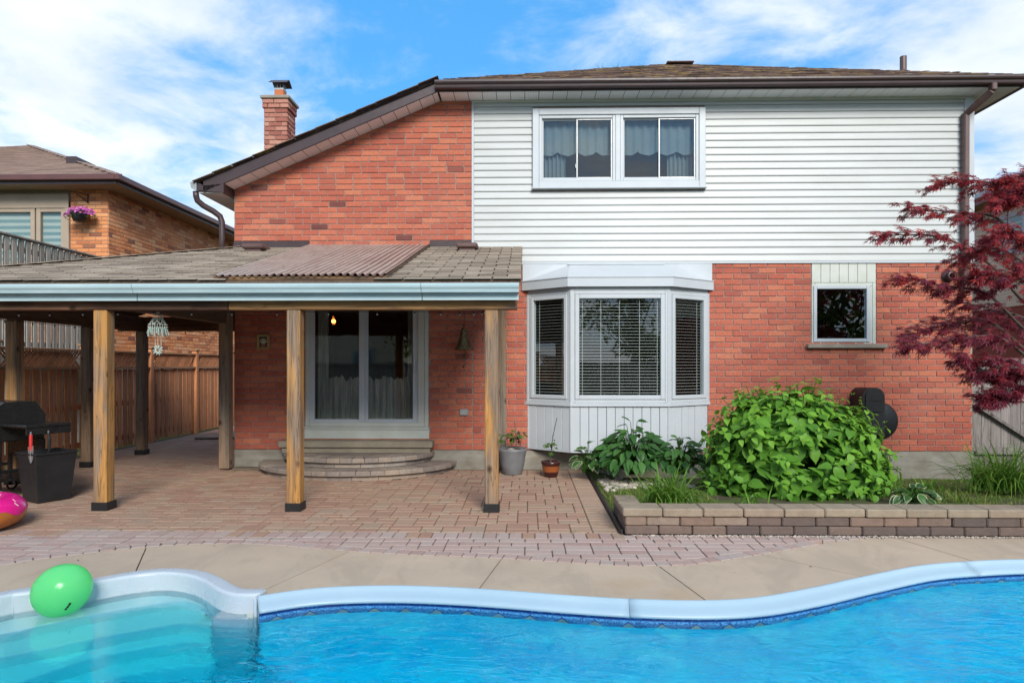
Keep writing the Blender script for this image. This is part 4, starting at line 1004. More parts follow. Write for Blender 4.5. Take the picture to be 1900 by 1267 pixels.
# ------------------------------------------------------------------ stone steps at the patio door
def steps():
    root = thing('stone_steps', 'two curved steps of grey-brown stone below the patio door', 'steps', (-2.46, -.5, 0)); rg = random.Random(9)
    P = Pieces('step_stone', MT['stepstone'], 300); cx = -2.47
    for (a, b, z0, z1) in ((1.45, 1.13, 0, .128), (1.12, .86, .13, .262)):
        pts = [V((cx - a * cos(pi * i / 240), -b * sin(pi * i / 240), 0)) for i in range(241)]
        d = [0.0]
        for i in range(1, 241): d.append(d[-1] + (pts[i] - pts[i - 1]).length)
        def point(s):
            j = next((q for q in range(1, 241) if d[q] >= s), 240); return pts[j - 1].lerp(pts[j], (s - d[j - 1]) / (d[j] - d[j - 1]))
        for lvl, (za, zb, inset, dep, w0) in enumerate(((z0, z1 - .062, .045, .12, .36), (z1 - .06, z1, 0.0, .30, .185))):
            s = .0; first = True
            while s < d[-1] - .03:
                w = w0 * rg.uniform(.9, 1.1); e = min(s + w, d[-1]); p, q = point(s + .003), point(e - .003)
                sc_ = lambda v, k: V((cx + (v.x - cx) * k, v.y * k, 0))
                k0 = 1 - inset / b; k1 = 1 - (inset + dep) / b
                poly = [sc_(p, k0), sc_(q, k0), sc_(q, k1), sc_(p, k1)]; c = sum(poly, V()) / 4
                m = MB().prism([(v.x - c.x, v.y - c.y) for v in poly], za, zb + rg.uniform(-.002, .002), ch=.012 if lvl else .004)
                P.add(None, (m.v, m.f), MX.Translation((c.x, c.y, 0)), rg.random(), 0); s = e
        k = 1 - .30 / b; m = MB(); poly = [(cx + (v.x - cx) * k, v.y * k) for v in pts[::8]]
        m.prism(poly, z0, z1 - .004); m.build('tread_fill', MT['stepstone'], root)
    P.flush(root)
    MB().box(-3.60, -1.35, -.26, -.02, .335, .43, c=.01).build('door_slab', MT['slab'], root)
    MB().box(-3.56, -1.39, -.22, -.02, .26, .335).build('slab_base', MT['slab'], root)
steps()
# ------------------------------------------------------------------ patio canopy
def canopy():
    root = thing('patio_canopy', 'timber patio canopy with shingle and corrugated roof on thick wooden posts', 'canopy', (-3, -1.4, 0)); rg = random.Random(21)
    Y1, ZT_, ZE = -2.97, 3.275, 2.405; sl = (ZT_ - ZE) / -Y1; roofz = lambda y: ZT_ + sl * y
    XR_ = -.045; hipx = lambda y: -4.36 + (y) * (2.84 / 2.97)          # hip runs forward and left
    rf = link('canopy_roof', None, root, MX.Translation((-3, -1.5, 2.8)))
    m = MB(); t = .035
    top = [(-4.36, -.003, ZT_), (hipx(Y1), Y1, ZE), (XR_, Y1, ZE), (XR_, -.003, ZT_)]
    m.add(top + [(x, y, z - t) for x, y, z in top], [(0, 1, 2, 3), (7, 6, 5, 4), (1, 5, 6, 2), (2, 6, 7, 3)])
    lf = [(-4.37, -.003, ZT_), (-4.37, 1.75, ZT_), (-7.2, 1.75, ZE), (-7.2, Y1, ZE)]
    m.add(lf + [(x, y, z - t) for x, y, z in lf], [(0, 1, 2, 3), (7, 6, 5, 4), (1, 5, 6, 2)])
    m.build('roof_deck', MT['beam_dark'], rf)
    P = Pieces('shingle', MT['shingle_old'], 300); ul = V((0, 1, sl)).normalized(); nrm = V((0, -sl, 1)).normalized(); L = hypot(Y1, ZT_ - ZE); ex = .158; k = 0
    while k * ex < L - .05:
        y = Y1 - .03 + ul.y * ex * k; z = roofz(y); h = min(ex + .03, L + .03 - k * ex); x = XR_ + .01
        xlim = hipx(max(min(y + ul.y * ex, 0), Y1)) - .02; first = True
        x -= rg.uniform(0, .01)
        w = .305; xx = x
        while xx > xlim:
            ww = (w / 2 if (first and k % 2) else w); first = False; a = max(xx - ww, xlim); cen = (a + xx) / 2; wid = xx - a - .014; xx -= ww
            if wid < .04: continue
            if -3.16 < cen < -1.50 and (cen - wid / 2 > -3.16 and cen + wid / 2 < -1.50): continue
            p = V((cen, y, z + .004)); M = frame(p, (1, 0, 0), nrm) @ MX.Rotation(-.075 + rg.uniform(-.008, .008), 4, 'X') @ MX.Translation((0, h / 2, .016 + rg.uniform(0, .004)))
            P.cbox(round(wid, 2), round(h, 3), .012, .002, M, rg.random(), near(p) + (3 if cen > -1.5 else 0))
        k += 1
    P.flush(rf, 'shingle_field')
    P = Pieces('ridge_shingle', MT['shingle_old'], 60); a, b = V((-4.36, 0, ZT_ + .02)), V((-7.2, Y1, ZE + .02)); n = 24
    for i in range(n):
        p = a.lerp(b, (i + .5) / n); P.cbox(.24, .26, .008, .002, frame(p, b - a, (0, 0, 1)) @ MX.Rotation(.02, 4, 'Y'))
    P.flush(rf)
    # corrugated sheets
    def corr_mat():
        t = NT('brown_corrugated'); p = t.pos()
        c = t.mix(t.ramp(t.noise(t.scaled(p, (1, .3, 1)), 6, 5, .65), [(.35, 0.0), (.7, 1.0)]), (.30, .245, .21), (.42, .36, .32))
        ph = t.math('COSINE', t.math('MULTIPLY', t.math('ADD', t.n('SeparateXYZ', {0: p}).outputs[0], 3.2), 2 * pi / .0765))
        c = t.mix(t.ramp(t.math('ADD', ph, t.math('MULTIPLY', t.noise(p, 20, 4), .5)), [(-.1 + .0, 1.0), (.55, 0.0)]), c, (.075, .05, .042))  # valley dirt, doubling as painted shade that makes the ribs stand out
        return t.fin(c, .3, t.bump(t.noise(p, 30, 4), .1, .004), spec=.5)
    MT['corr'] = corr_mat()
    for i in range(3):
        x0 = -3.20 + i * .585; vs = []; fs = []; n = 80; w = .60
        for j in range(n + 1):
            x = x0 + w * j / n; c = .021 * max(-.75, min(.75, 1.25 * cos(2 * pi * (x + 3.2) / .0765))) + .003 * sin(x * 9) + i * .003
            for s in (0, .25, .5, .75, 1):
                y = (Y1 - .02) * (1 - s) - .02 * s; vs.append((x, y, roofz(y) + .052 + c + .004 * sin(s * 9 + i)))
        for j in range(n): fs += [(5 * j + q, 5 * j + 5 + q, 5 * j + 6 + q, 5 * j + 1 + q) for q in range(4)]
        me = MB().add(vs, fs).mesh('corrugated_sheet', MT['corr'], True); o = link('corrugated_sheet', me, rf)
        b = MB()
        for s in (.1, .45, .8):
            for j in range(3):
                x = x0 + .038 * 2 * (2 + 2.6 * j // 1) * .9; y = Y1 * s; b.ball((x, y, roofz(y) + .072), .008, 6, 4)
        b.build('screw', MT['galv'], o)
    MB().box(-3.22, -1.43, Y1 - .005, Y1 + .03, ZE + .005, ZE + .042).build('sheet_batten', MT['beam'], rf)
    for x in (-3.215, -1.435):
        m = MB(); a, b = V((x, Y1, ZE + .03)), V((x, -.02, ZT_ + .03)); m.bar(a, b, .025, .045); m.build('side_batten', MT['beam_dark'], rf)
    # vents and flashing on the roof
    for px, py, yy in ((475, 459, -.45), (868, 463, -.45)):
        p = at(px, py, yy); z = roofz(yy); m = MB(); m.box(p.x - .15, p.x + .15, yy - .16, yy + .16, z + .03, z + .10, c=.02); m.box(p.x - .11, p.x + .11, yy - .12, yy + .12, z - .02, z + .03); m.build('roof_vent', MT['brownpipe'], rf)
    for xa, xb in ((-4.36, -3.22), (-1.42, -.80)): MB().box(xa, xb, -.03, -.013, ZT_ - .01, 3.385, c=.003).build('flashing', MT['plum'], rf)
    # gutter, fascia
    gp = [(-2.99, .0), (-3.06, .0), (-3.07, .03), (-3.085, .05), (-3.09, .07), (-3.09, .088), (-3.08, .092), (-3.075, .08), (-2.99, .08)]
    n = len(gp)
    for xa, xb in ((-7.3, -4.02), (-4.015, -1.06), (-1.055, -.065)):
        vs = [(x, y, 2.272 + z) for x in (xa, xb) for y, z in gp]
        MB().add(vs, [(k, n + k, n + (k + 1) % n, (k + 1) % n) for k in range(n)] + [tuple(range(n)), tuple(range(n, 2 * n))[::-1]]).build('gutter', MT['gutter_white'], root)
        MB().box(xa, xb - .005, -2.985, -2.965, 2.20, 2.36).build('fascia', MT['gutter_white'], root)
    # beams
    def part(m, name, mt):
        o = m.build(name, mt, root); o['rnd'] = rg.random(); return o
    part(MB().box(-7.0, -3.125, -2.875, -2.74, 2.115, 2.36, c=.006), 'beam', MT['beam_brown'])
    part(MB().box(-3.118, -.085, -2.875, -2.74, 2.115, 2.36, c=.006), 'beam', MT['beam'])
    part(MB().box(-7.0, -4.45, 1.36, 1.48, 2.12, 2.36, c=.006), 'beam', MT['beam_brown'])
    part(MB().box(-6.67, -6.53, -2.73, 1.35, 2.12, 2.36, c=.006), 'beam', MT['beam_dark'])
    part(MB().box(-4.47, -4.372, -2.73, 1.35, 2.14, 2.38, c=.006), 'beam', MT['beam_dark'])
    part(MB().box(-4.35, -.1, -.16, -.02, 2.90, 3.08, c=.006), 'ledger', MT['beam_dark'])
    x = -4.1
    while x < -.1:
        m = MB(); m.bar((x, -2.95, roofz(-2.95) - .115), (x, -.02, roofz(-.02) - .115), .04, .14); part(m, 'rafter', MT['beam_dark']); x += .42
    y = -2.2
    while y < 1.6:
        m = MB(); xe = min(-4.5, hipx(min(y, 0)) - .12); zl = lambda X_: ZE - .115 + (X_ + 7.2) * (ZT_ - ZE) / 2.83; m.bar((-7.15, y, zl(-7.15)), (xe, y, zl(xe)), .04, .14); part(m, 'rafter', MT['beam_dark']); y += .45
    # posts
    for (x, y, w, mt, top) in ((-4.49, -2.80, .145, 'post', 2.115), (-2.435, -2.80, .142, 'post', 2.115), (-.355, -2.79, .142, 'post', 2.115), (-.345, -.11, .12, 'post_dark', 2.95), (-4.405, -.18, .15, 'post_dark', 2.95),
                               (-6.60, .03, .145, 'post_dark', 2.12), (-6.60, 1.40, .145, 'post_dark', 2.12), (-6.62, -1.35, .145, 'post', 2.12), (-6.60, -2.80, .145, 'post', 2.115)):
        m = MB(); h = w / 2; m.box(x - h, x + h, y - h, y + h, .02, top, c=.010); p = part(m, 'post', MT[mt])
        if y < -.5 or x < -6: MB().box(x - h - .012, x + h + .012, y - h - .012, y + h + .012, -.001, .088, c=.003).build('boot', MT['black'], p)
canopy()
# ------------------------------------------------------------------ string of bulbs under the canopy
def string_lights():
    root = thing('string_lights', 'string of small unlit clear bulbs along the canopy beams', 'string lights', (-3, -2.6, 2.1)); t = MT['glass_clear']
    runs = [[(-.42, -2.70, 2.13), (-.55, -2.72, 2.10), (-1.3, -2.72, 2.105), (-3.0, -2.72, 2.105), (-4.4, -2.71, 2.11), (-5.6, -2.70, 2.10), (-6.5, -2.70, 2.12)], [(-6.50, -2.6, 2.11), (-6.50, -1.2, 2.09), (-6.50, .1, 2.10), (-6.50, 1.3, 2.12), (-5.5, 1.33, 2.10), (-4.6, 1.33, 2.12)]]
    for r in runs:
        L = crom(r, 10); MB().tube(L, .0035, 5).build('wire', MT['black'], root)
        for i in range(1, len(L), 3):
            p = L[i]; b = link('bulb', None, root, MX.Translation(p)); MB().tube([p, p - V((0, 0, .022))], .008, 6).build('socket', MT['black'], b); MB().ball(p - V((0, 0, .030)), .009, 8, 6).build('globe', MT['blind'], b, True)
string_lights()
# ------------------------------------------------------------------ cedar fence at the left
def fence():
    root = thing('cedar_fence', 'brown cedar board fence with a lattice top along the left of the yard', 'fence', (-7.5, 2, 0)); rg = random.Random(4)
    X = -7.52; ys = [-4.3, -2.45, -.6, 1.28, 3.2, 4.98, 6.8, 8.6]
    def p(m, name, mt='fence'):
        o = m.build(name, MT[mt], root); o['rnd'] = rg.random(); return o
    for y in ys:
        p(MB().box(X - .055, X + .055, y - .05, y + .05, -.05, 1.86, c=.006), 'post'); p(MB().box(X - .075, X + .075, y - .075, y + .075, 1.86, 1.895, c=.008), 'post_cap', 'fence_rail')
    S = Pieces('board', MT['fence'], 300)
    for a, b in zip(ys, ys[1:]):
        for z, h in ((.14, .09), (.78, .09)): p(MB().box(X - .06, X - .02, a + .052, b - .052, z, z + h), 'rail')
        p(MB().box(X - .045, X + .045, a + .052, b - .052, 1.465, 1.505, c=.004), 'rail', 'fence_rail'); p(MB().box(X - .05, X + .05, a + .052, b - .052, 1.765, 1.80, c=.004), 'rail', 'fence_rail')
        y = a + .12
        while y < b - .08:
            S.cbox(.018, .128, 1.44, .003, MX.Translation((X - .008, y, .74 + rg.uniform(-.006, .006))) @ MX.Rotation(rg.uniform(-.006, .006), 4, 'X'), None, near((X, y, 1)))
            y += .168
        y = a + .04
        while y < b - .10:
            S.cbox(.018, .115, 1.38, .003, MX.Translation((X - .075, y + .0, .76)), None, near((X, y, 1)) - 8); y += .336
        m = MB()
        for s in (1, -1):
            y = a - .25
            while y < b + .25:
                y0, z0, y1, z1 = y, 1.505, y + s * .26, 1.765
                lo, hi = a + .055, b - .055
                if min(y0, y1) > lo and max(y0, y1) < hi: m.bar((X + .012 * s, y0, z0), (X + .012 * s, y1, z1), .03, .008, (1, 0, 0), rg.random())
                y += .065
        o = m.build('lattice', MT['fence'], root); o['kind'] = 'stuff'
    S.flush(root)
fence()
def gate():
    root = thing('garden_gate', 'grey weathered arched wooden gate beside the right house corner', 'gate', (7.2, .36, 0)); rg = random.Random(8); Y = .36
    x = 6.62; i = 0
    P = Pieces('board', MT['gate'])
    while x < 8.3:
        w = .147; xc = x + w / 2; top = 1.02 + .62 * sqrt(max(0.0, 1 - max(0.0, (7.12 - xc) / .52) ** 2)) if xc < 7.12 else 1.64
        poly = [(-w / 2 + .003, .19), (w / 2 - .003, .19)]
        tp = lambda X_: .90 + .74 * sqrt(max(0.0, 1 - (max(0.0, 7.15 - X_) / .54) ** 2))
        poly += [(w / 2 - .003, tp(x + w)), (0, tp(xc)), (-w / 2 + .003, tp(x + .003))]
        m = MB().prism(poly, -.02, 0, MX.Rotation(pi / 2, 4, 'X')); P.add(None, (m.v, m.f), MX.Translation((xc, Y, 0))); x += w
    P.flush(root)
    for z in (.19, .99): o = MB().box(6.62, 8.3, Y - .045, Y - .001, z, z + .10, c=.004).build('rail', MT['gate'], root); o['rnd'] = rg.random()
    m = MB(); m.bar((6.66, Y - .03, 1.02), (7.9, Y - .03, .22), .09, .04, (0, 0, 1)); m.build('brace', MT['gate'], root)
    MB().box(6.63, 6.78, Y - .055, Y - .046, 1.05, 1.09).build('hinge', MT['black'], root); MB().box(6.63, 6.80, Y - .055, Y - .046, .20, .24).build('hinge', MT['black'], root)
    MB().box(6.56, 8.4, Y + .02, Y + .06, -.12, .17).build('kick_board', MT['gate'], root)
    MB().box(6.545, 6.615, Y - .03, Y + .06, -.1, 1.85, c=.006).build('post', MT['post_dark'], root)
gate()
# ------------------------------------------------------------------ neighbours
def neighbour_left():
    root = thing('neighbour_house', 'orange-brick neighbouring house with low brown hipped roof at the left', 'house', (-11, 8, 0)); X, Y, Z1 = -8.63, 3.6, 5.20; rg = random.Random(6)
    m = MB(); wall_mesh(m, -15, X, -.2, Z1, Y, Y + .2, [(-11.6, -9.42, 3.5, 4.95)]); m.box(X - .2, X, Y + .2, 15, -.2, Z1); m.box(-15, -14.8, Y + .2, 15, -.2, Z1); m.box(-14.8, X - .2, 14.8, 15, -.2, Z1); m.box(-14.8, X - .2, Y + .2, 14.8, 2.6, 2.8); m.build('mortar', MT['mortar'], root)
    P = Pieces('brick', MT['brickN'], 300); ch, cl = .0815, .262; z = .2; r = 0
    while z < Z1 - .03:
        o = .131 if r % 2 else 0; x = X - o
        hi = 1 if z > 3.0 else 0
        if z > 1.5:
            x = X + (.131 if r % 2 else 0)
            while x > -9.42 - (.0 if z > 3.4 else .9):
                a, b = max(x - cl, -9.42 if z > 3.4 else -10.3), min(x, X)
                if b - a > .04: P.cbox(round(b - a - .011, 2), .05, ch - .011, .004, MX.Translation(((a + b) / 2, Y + .014, z + ch / 2)), None, hi * 3)
                x -= cl
            y = Y - (.131 if r % 2 else 0)
            while y < 13.5:
                a, b = max(y, Y), y + cl
                if b - a > .04: P.cbox(.05, round(b - a - .011, 2), ch - .011, .004, MX.Translation((X - .014, (a + b) / 2, z + ch / 2)), None, hi * 2 - (a - Y) * .2)
                y += cl
        z += ch; r += 1
    P.flush(root, 'brick_field')
    # roof
    E, ez = .52, 5.30; rf = link('roof', None, root, MX.Translation((-11, 8, 5.2))); x1, y0, y1, x0 = X + E, Y - E, 21.0, -24.1; pk = 8.0; SL = .42
    R1, R2 = V(((x0 + x1) / 2, y0 + pk, ez + SL * pk)), V(((x0 + x1) / 2, y1 - pk, ez + SL * pk)); c = [V((x1, y0, ez)), V((x1, y1, ez)), V((x0, y1, ez)), V((x0, y0, ez))]
    MB().add([c[0], c[1], c[2], c[3], R1, R2], [(0, 1, 5, 4), (1, 2, 5), (2, 3, 4, 5), (3, 0, 4)]).build('roof_deck', MT['shingle_n'], rf)
    b = MB(); n = 56
    for k in range(n):            # shingle courses of the front face
        t = k / n; xa = x0 + ((x0 + x1) / 2 - x0) * t; xb = x1 + ((x0 + x1) / 2 - x1) * t; y = y0 + pk * t; z = ez + SL * pk * t; x = xa
        M0 = V((0, 1, SL)).normalized(); nr = V((0, -SL, 1)).normalized()
        while x < xb:
            w = .32; a, q = x, min(x + w - .004, xb); x += w
            if q < -17 or q - a < .05: continue
            b.box(-(q - a) / 2, (q - a) / 2, 0, pk / n * 1.3, .012, .02, frame(V(((a + q) / 2, y, z)), (1, 0, 0), nr) @ MX.Rotation(-.05, 4, 'X'), rg.random())
    b.build('shingle_field', MT['shingle_n'], rf, False, 'stuff')
    P = Pieces('hip_shingle', MT['shingle_n'], 40); a, q = c[0], R1
    for i in range(20): P.cbox(.30, .24, .012, .002, frame(a.lerp(q, (i + .5) / 20) + V((0, 0, .03)), q - a, (0, 0, 1)) @ MX.Rotation(-.03, 4, 'Y'))
    P.flush(rf)
    MB().box(-10.75, -10.5, 5.3, 6.0, 6.2, 6.42, c=.01).build('roof_vent', MT['plum'], rf)
    MT['maroon'] = surf('maroon_metal', (.13, .055, .05), (.10, .045, .042), .4, 4, .04)
    MB().box(x0, x1 - .002, y0 - .09, y0, ez - .10, ez + .015, c=.012).build('gutter', MT['maroon'], rf); MB().box(x1, x1 + .09, y0 - .09, y1, ez - .10, ez + .016, c=.012).build('gutter', MT['maroon'], rf)
    MB().box(x0, x1 - .02, y0 + .001, y0 + .02, ez - .16, ez - .02).build('fascia', MT['plum'], rf); MB().box(x1 - .02, x1 - .001, y0 + .02, y1, ez - .16, ez - .02).build('fascia', MT['plum'], rf)
    MB().box(x0, x1 - .021, y0 + .021, Y - .001, ez - .155, ez - .14).build('soffit', MT['tan'], rf); MB().box(X + .001, x1 - .021, Y, y1, ez - .155, ez - .14).build('soffit', MT['tan'], rf)
    # window with banded blind
    w = link('window', None, root, MX.Translation((-10.4, Y, 3.5))); m = MB(); rail_frame(m, -11.6, -9.425, 3.5, 4.95, .09, Y - .05, Y + .1); m.build('casing', MT['beige_trim'], w)
    MB().box(-11.6, -9.425, Y - .055, Y + .1, 4.78, 5.07).build('head_board', MT['beige_trim'], w)
    for a, b_ in ((-11.52, -10.15), (-10.12, -9.51)):
        m = MB(); rail_frame(m, a, b_, 3.59, 4.79, .09, Y - .035, Y + .05); m.build('sash', MT['beige_trim'], w)
        MB().box(a + .09, b_ - .09, Y + .0, Y + .006, 3.68, 4.70).build('pane', MT['glass_clear'], w)
        z = 3.64; k = 0
        while z < 4.72: MB().box(a + .07, b_ - .07, Y + .05, Y + .056, z, z + .065).build('blind_band', MT['band'] if k % 2 else MT['blind'], w); z += .066; k += 1
        MB().box(a + .05, b_ - .05, Y + .09, Y + .10, 3.6, 4.75).build('blind_back', MT['band'], w)
MT['band'] = surf('blind_band', (.24, .36, .38), (.20, .31, .33), .7, 3, 0)
neighbour_left()
def raised_screen():
    root = thing('privacy_screen', 'grey weathered board screen of the raised deck beside the left neighbour', 'privacy screen', (-8.5, 1.5, 1.5)); X = -8.52; y = -.7; P = Pieces('board', MT['greywood'])
    while y < 3.35:
        P.cbox(.02, .10, 2.0, .003, MX.Translation((X, y, 2.66 + U(-.01, .01)))); P.cbox(.02, .10, 1.98, .003, MX.Translation((X - .075, y + .075, 2.66))); y += .155
    P.flush(root)
    for z in (1.85, 3.45): MB().box(X - .05, X - .013, -.75, 3.4, z, z + .08).build('rail', MT['greywood'], root)
    MB().box(X - .08, X + .04, -.76, 3.42, 3.668, 3.70, c=.004).build('top_rail', MT['greywood'], root)
    MB().box(-11.5, X + .05, -.8, 3.45, 1.66, 1.70).build('deck_floor', MT['greywood'], root); MB().box(X - .0, X + .05, -.8, 3.45, 1.52, 1.655).build('deck_joist', MT['greywood'], root)
    for y in (-.6, 1.0, 3.2): MB().box(X - .12, X - .02, y - .05, y + .05, -.1, 1.655).build('post', MT['greywood'], root)
raised_screen()
def hanging_basket():
    root = thing('hanging_basket', 'dark pot overflowing with magenta flowers on the neighbour wall', 'hanging basket', at(146, 400, 3.3)); Y = 3.3
    c = at(147, 400, Y); m = MB(); m.lathe([(.001, -.12), (.10, -.12), (.135, -.05), (.16, .07), (.15, .075), (.14, .05), (.001, .05)], c, 16); m.build('pot', MT['black'], root, True)
    a = at(163, 362, 3.58); b = MB(); b.tube([a + V((0, 0, .02)), a + V((0, 0, -.17))], .010, 6); b.tube([a, a + V((-.10, -.15, .02)), a + V((-.19, -.26, .0)), a + V((-.20, -.28, -.06))], .008, 6); b.tube([a + V((0, 0, -.15)), a + V((-.13, -.19, 0))], .008, 6); b.build('bracket', MT['black'], root)
    b = MB(); h = a + V((-.20, -.28, -.06))
    for k in range(3): b.tube([h, c + V((.15 * cos(k * 2.1), .15 * sin(k * 2.1), .07))], .003, 4)
    b.build('chain', MT['black'], root)
    t = leaf_mat('petunia', [(0, (.50, .06, .38)), (.5, (.68, .13, .52)), (1, (.80, .32, .68))], .3); P = Pieces('flower', t, 120); G = MB()
    for i in range(210):
        an = U(0, 2 * pi); r = sqrt(U(0, 1)) * .29; dz = -.28 * max(0, (r - .12)) * (2.2 if cos(an) < 0 else .9); p = c + V((r * cos(an), r * sin(an) * .8, .13 + dz + U(-.05, .05) - r * .12))
        n = V((cos(an) * r * 3 + U(-.3, .3), -.7 + U(-.4, .3), .6)).normalized(); M = frame(p, n.cross(V((.3, .2, .9))), n)
        vs = [(0, 0, -.008)] + [((.026 if k % 2 else .02) * cos(k * pi / 5), (.026 if k % 2 else .02) * sin(k * pi / 5), .006) for k in range(10)]
        P.add('f', (vs, [(0, k + 1, (k + 1) % 10 + 1) for k in range(10)]), M, None, -p.y)
        if i % 1 == 0:
            q = p + V((U(-.04, .04), .03, U(-.06, .02))); vs2 = [(0, 0, 0), (.02, .012, 0), (.05, 0, 0), (.02, -.012, 0)]; G.add(vs2, [(0, 1, 2, 3)], frame(q, (U(-1, 1), U(-1, 1), U(-1, .4)), (U(-1, 1), -1, 1)), random.random())
    P.flush(root, 'flower_field'); G.build('foliage', MT['sprig'], root, False, 'stuff')
hanging_basket()
def neighbour_right():
    root = thing('neighbour_house', 'cream-sided neighbouring house with brown roof half hidden behind the red maple', 'house', (12, 4, 0)); X = 10.5
    MB().box(X, 17, -2, 14, -.2, 5.25).build('wall', MT['brick2'], root); z = 2.8; P = Pieces('siding_board', MT['cream'], 60)
    while z < 5.1: P.cbox(.02, 15.9, .145, .004, MX.Translation((X - .012, 6, z + .07)) @ MX.Rotation(-.06, 4, 'Y')); z += .15
    P.flush(root)
    ez = 5.30; x0, x1, y0, y1 = 10.05, 18, -2.4, 14.5; pk = 3.9; rf = link('roof', None, root, MX.Translation((12, 5, 4.7)))
    c = [V((x0, y0, ez)), V((x1, y0, ez)), V((x1, y1, ez)), V((x0, y1, ez))]; R1, R2 = V((x0 + pk, y0 + pk, ez + .42 * pk)), V((x0 + pk, y1 - pk, ez + .42 * pk))
    MB().add(c + [R1, R2], [(0, 1, 4), (1, 2, 5, 4), (2, 3, 5), (3, 0, 4, 5)]).build('roof_deck', MT['shingle_n'], rf)
    MB().box(x0 - .09, x0, y0, y1, ez - .09, ez + .015, c=.01).build('gutter', MT['vinyl'], rf); MB().box(x0 + .001, x0 + .02, y0, y1, ez - .2, ez - .02).build('fascia', MT['brownpipe'], rf); MB().box(x0 + .021, X, y0, y1, ez - .19, ez - .175).build('soffit', MT['tan'], rf)
    w = link('window', None, root, MX.Translation((X, 2.2, 3.2))); m = MB()
    for a, b, c_, d in ((4.15, 5.05, 3.90, 3.98), (4.15, 5.05, 4.72, 4.80), (4.15, 4.23, 3.98, 4.72), (4.97, 5.05, 3.98, 4.72)): m.box(X - .05, X + .02, a, b, c_, d)
    m.build('frame', MT['vinyl'], w); MB().box(X - .03, X - .025, 4.23, 4.97, 3.98, 4.72).build('pane', MT['glass_clear'], w); MB().box(X - .024, X - .0225, 4.23, 4.97, 3.98, 4.72).build('blind', MT['band'], w)
    MB().box(11.6, 11.9, 4.9, 5.2, 5.5, 6.75, c=.01).build('chimney', MT['brickC'], rf)
neighbour_right()
# ------------------------------------------------------------------ leaf shapes
def leaf_geo(L, W, fold=.18, droop=.25, prof=((0, 0), (.1, .62), (.28, 1.0), (.5, .95), (.72, .62), (.9, .22), (1, 0))):
    vs = []; fs = []
    for t, w in prof:
        z = -droop * L * t * t
        if w == 0: vs.append((t * L, 0, z))
        else: vs += [(t * L, w * W / 2, z + fold * w * W / 2 - .04 * W * sin(t * 9)), (t * L, 0, z), (t * L, -w * W / 2, z + fold * w * W / 2 + .04 * W * sin(t * 9))]
    n = len(prof) - 2
    fs += [(0, 2, 1), (0, 3, 2)]
    for i in range(n - 1): a = 1 + 3 * i; fs += [(a, a + 1, a + 4, a + 3), (a + 1, a + 2, a + 5, a + 4)]
    a = 1 + 3 * (n - 1); e = len(vs) - 1; fs += [(a, a + 1, e), (a + 1, a + 2, e)]
    return vs, fs
def blade_geo(L, W, bend, n=5):
    vs = []; fs = []
    for i in range(n + 1):
        t = i / n; w = W * (1 - t ** 2.2) * .5 + .0008; an = 1.25 - bend * t
        x = sum(cos(1.25 - bend * (k + .5) / n) for k in range(i)) * L / n; z = sum(sin(1.25 - bend * (k + .5) / n) for k in range(i)) * L / n
        vs += [(x, w, z + w * .3), (x, 0, z), (x, -w, z + w * .3)]
    for i in range(n): a = 3 * i; fs += [(a, a + 1, a + 4, a + 3), (a + 1, a + 2, a + 5, a + 4)]
    return vs, fs
HPR = ((0, 0), (.05, .5), (.16, .92), (.32, 1.0), (.52, .86), (.72, .52), (.88, .18), (1, 0))
HL = [leaf_geo(1, .70, .20, d, HPR) for d in (.12, .28, .5)]
def lmat(p, d, n, s): return frame(p, d, n) @ MX.Scale(s, 4)
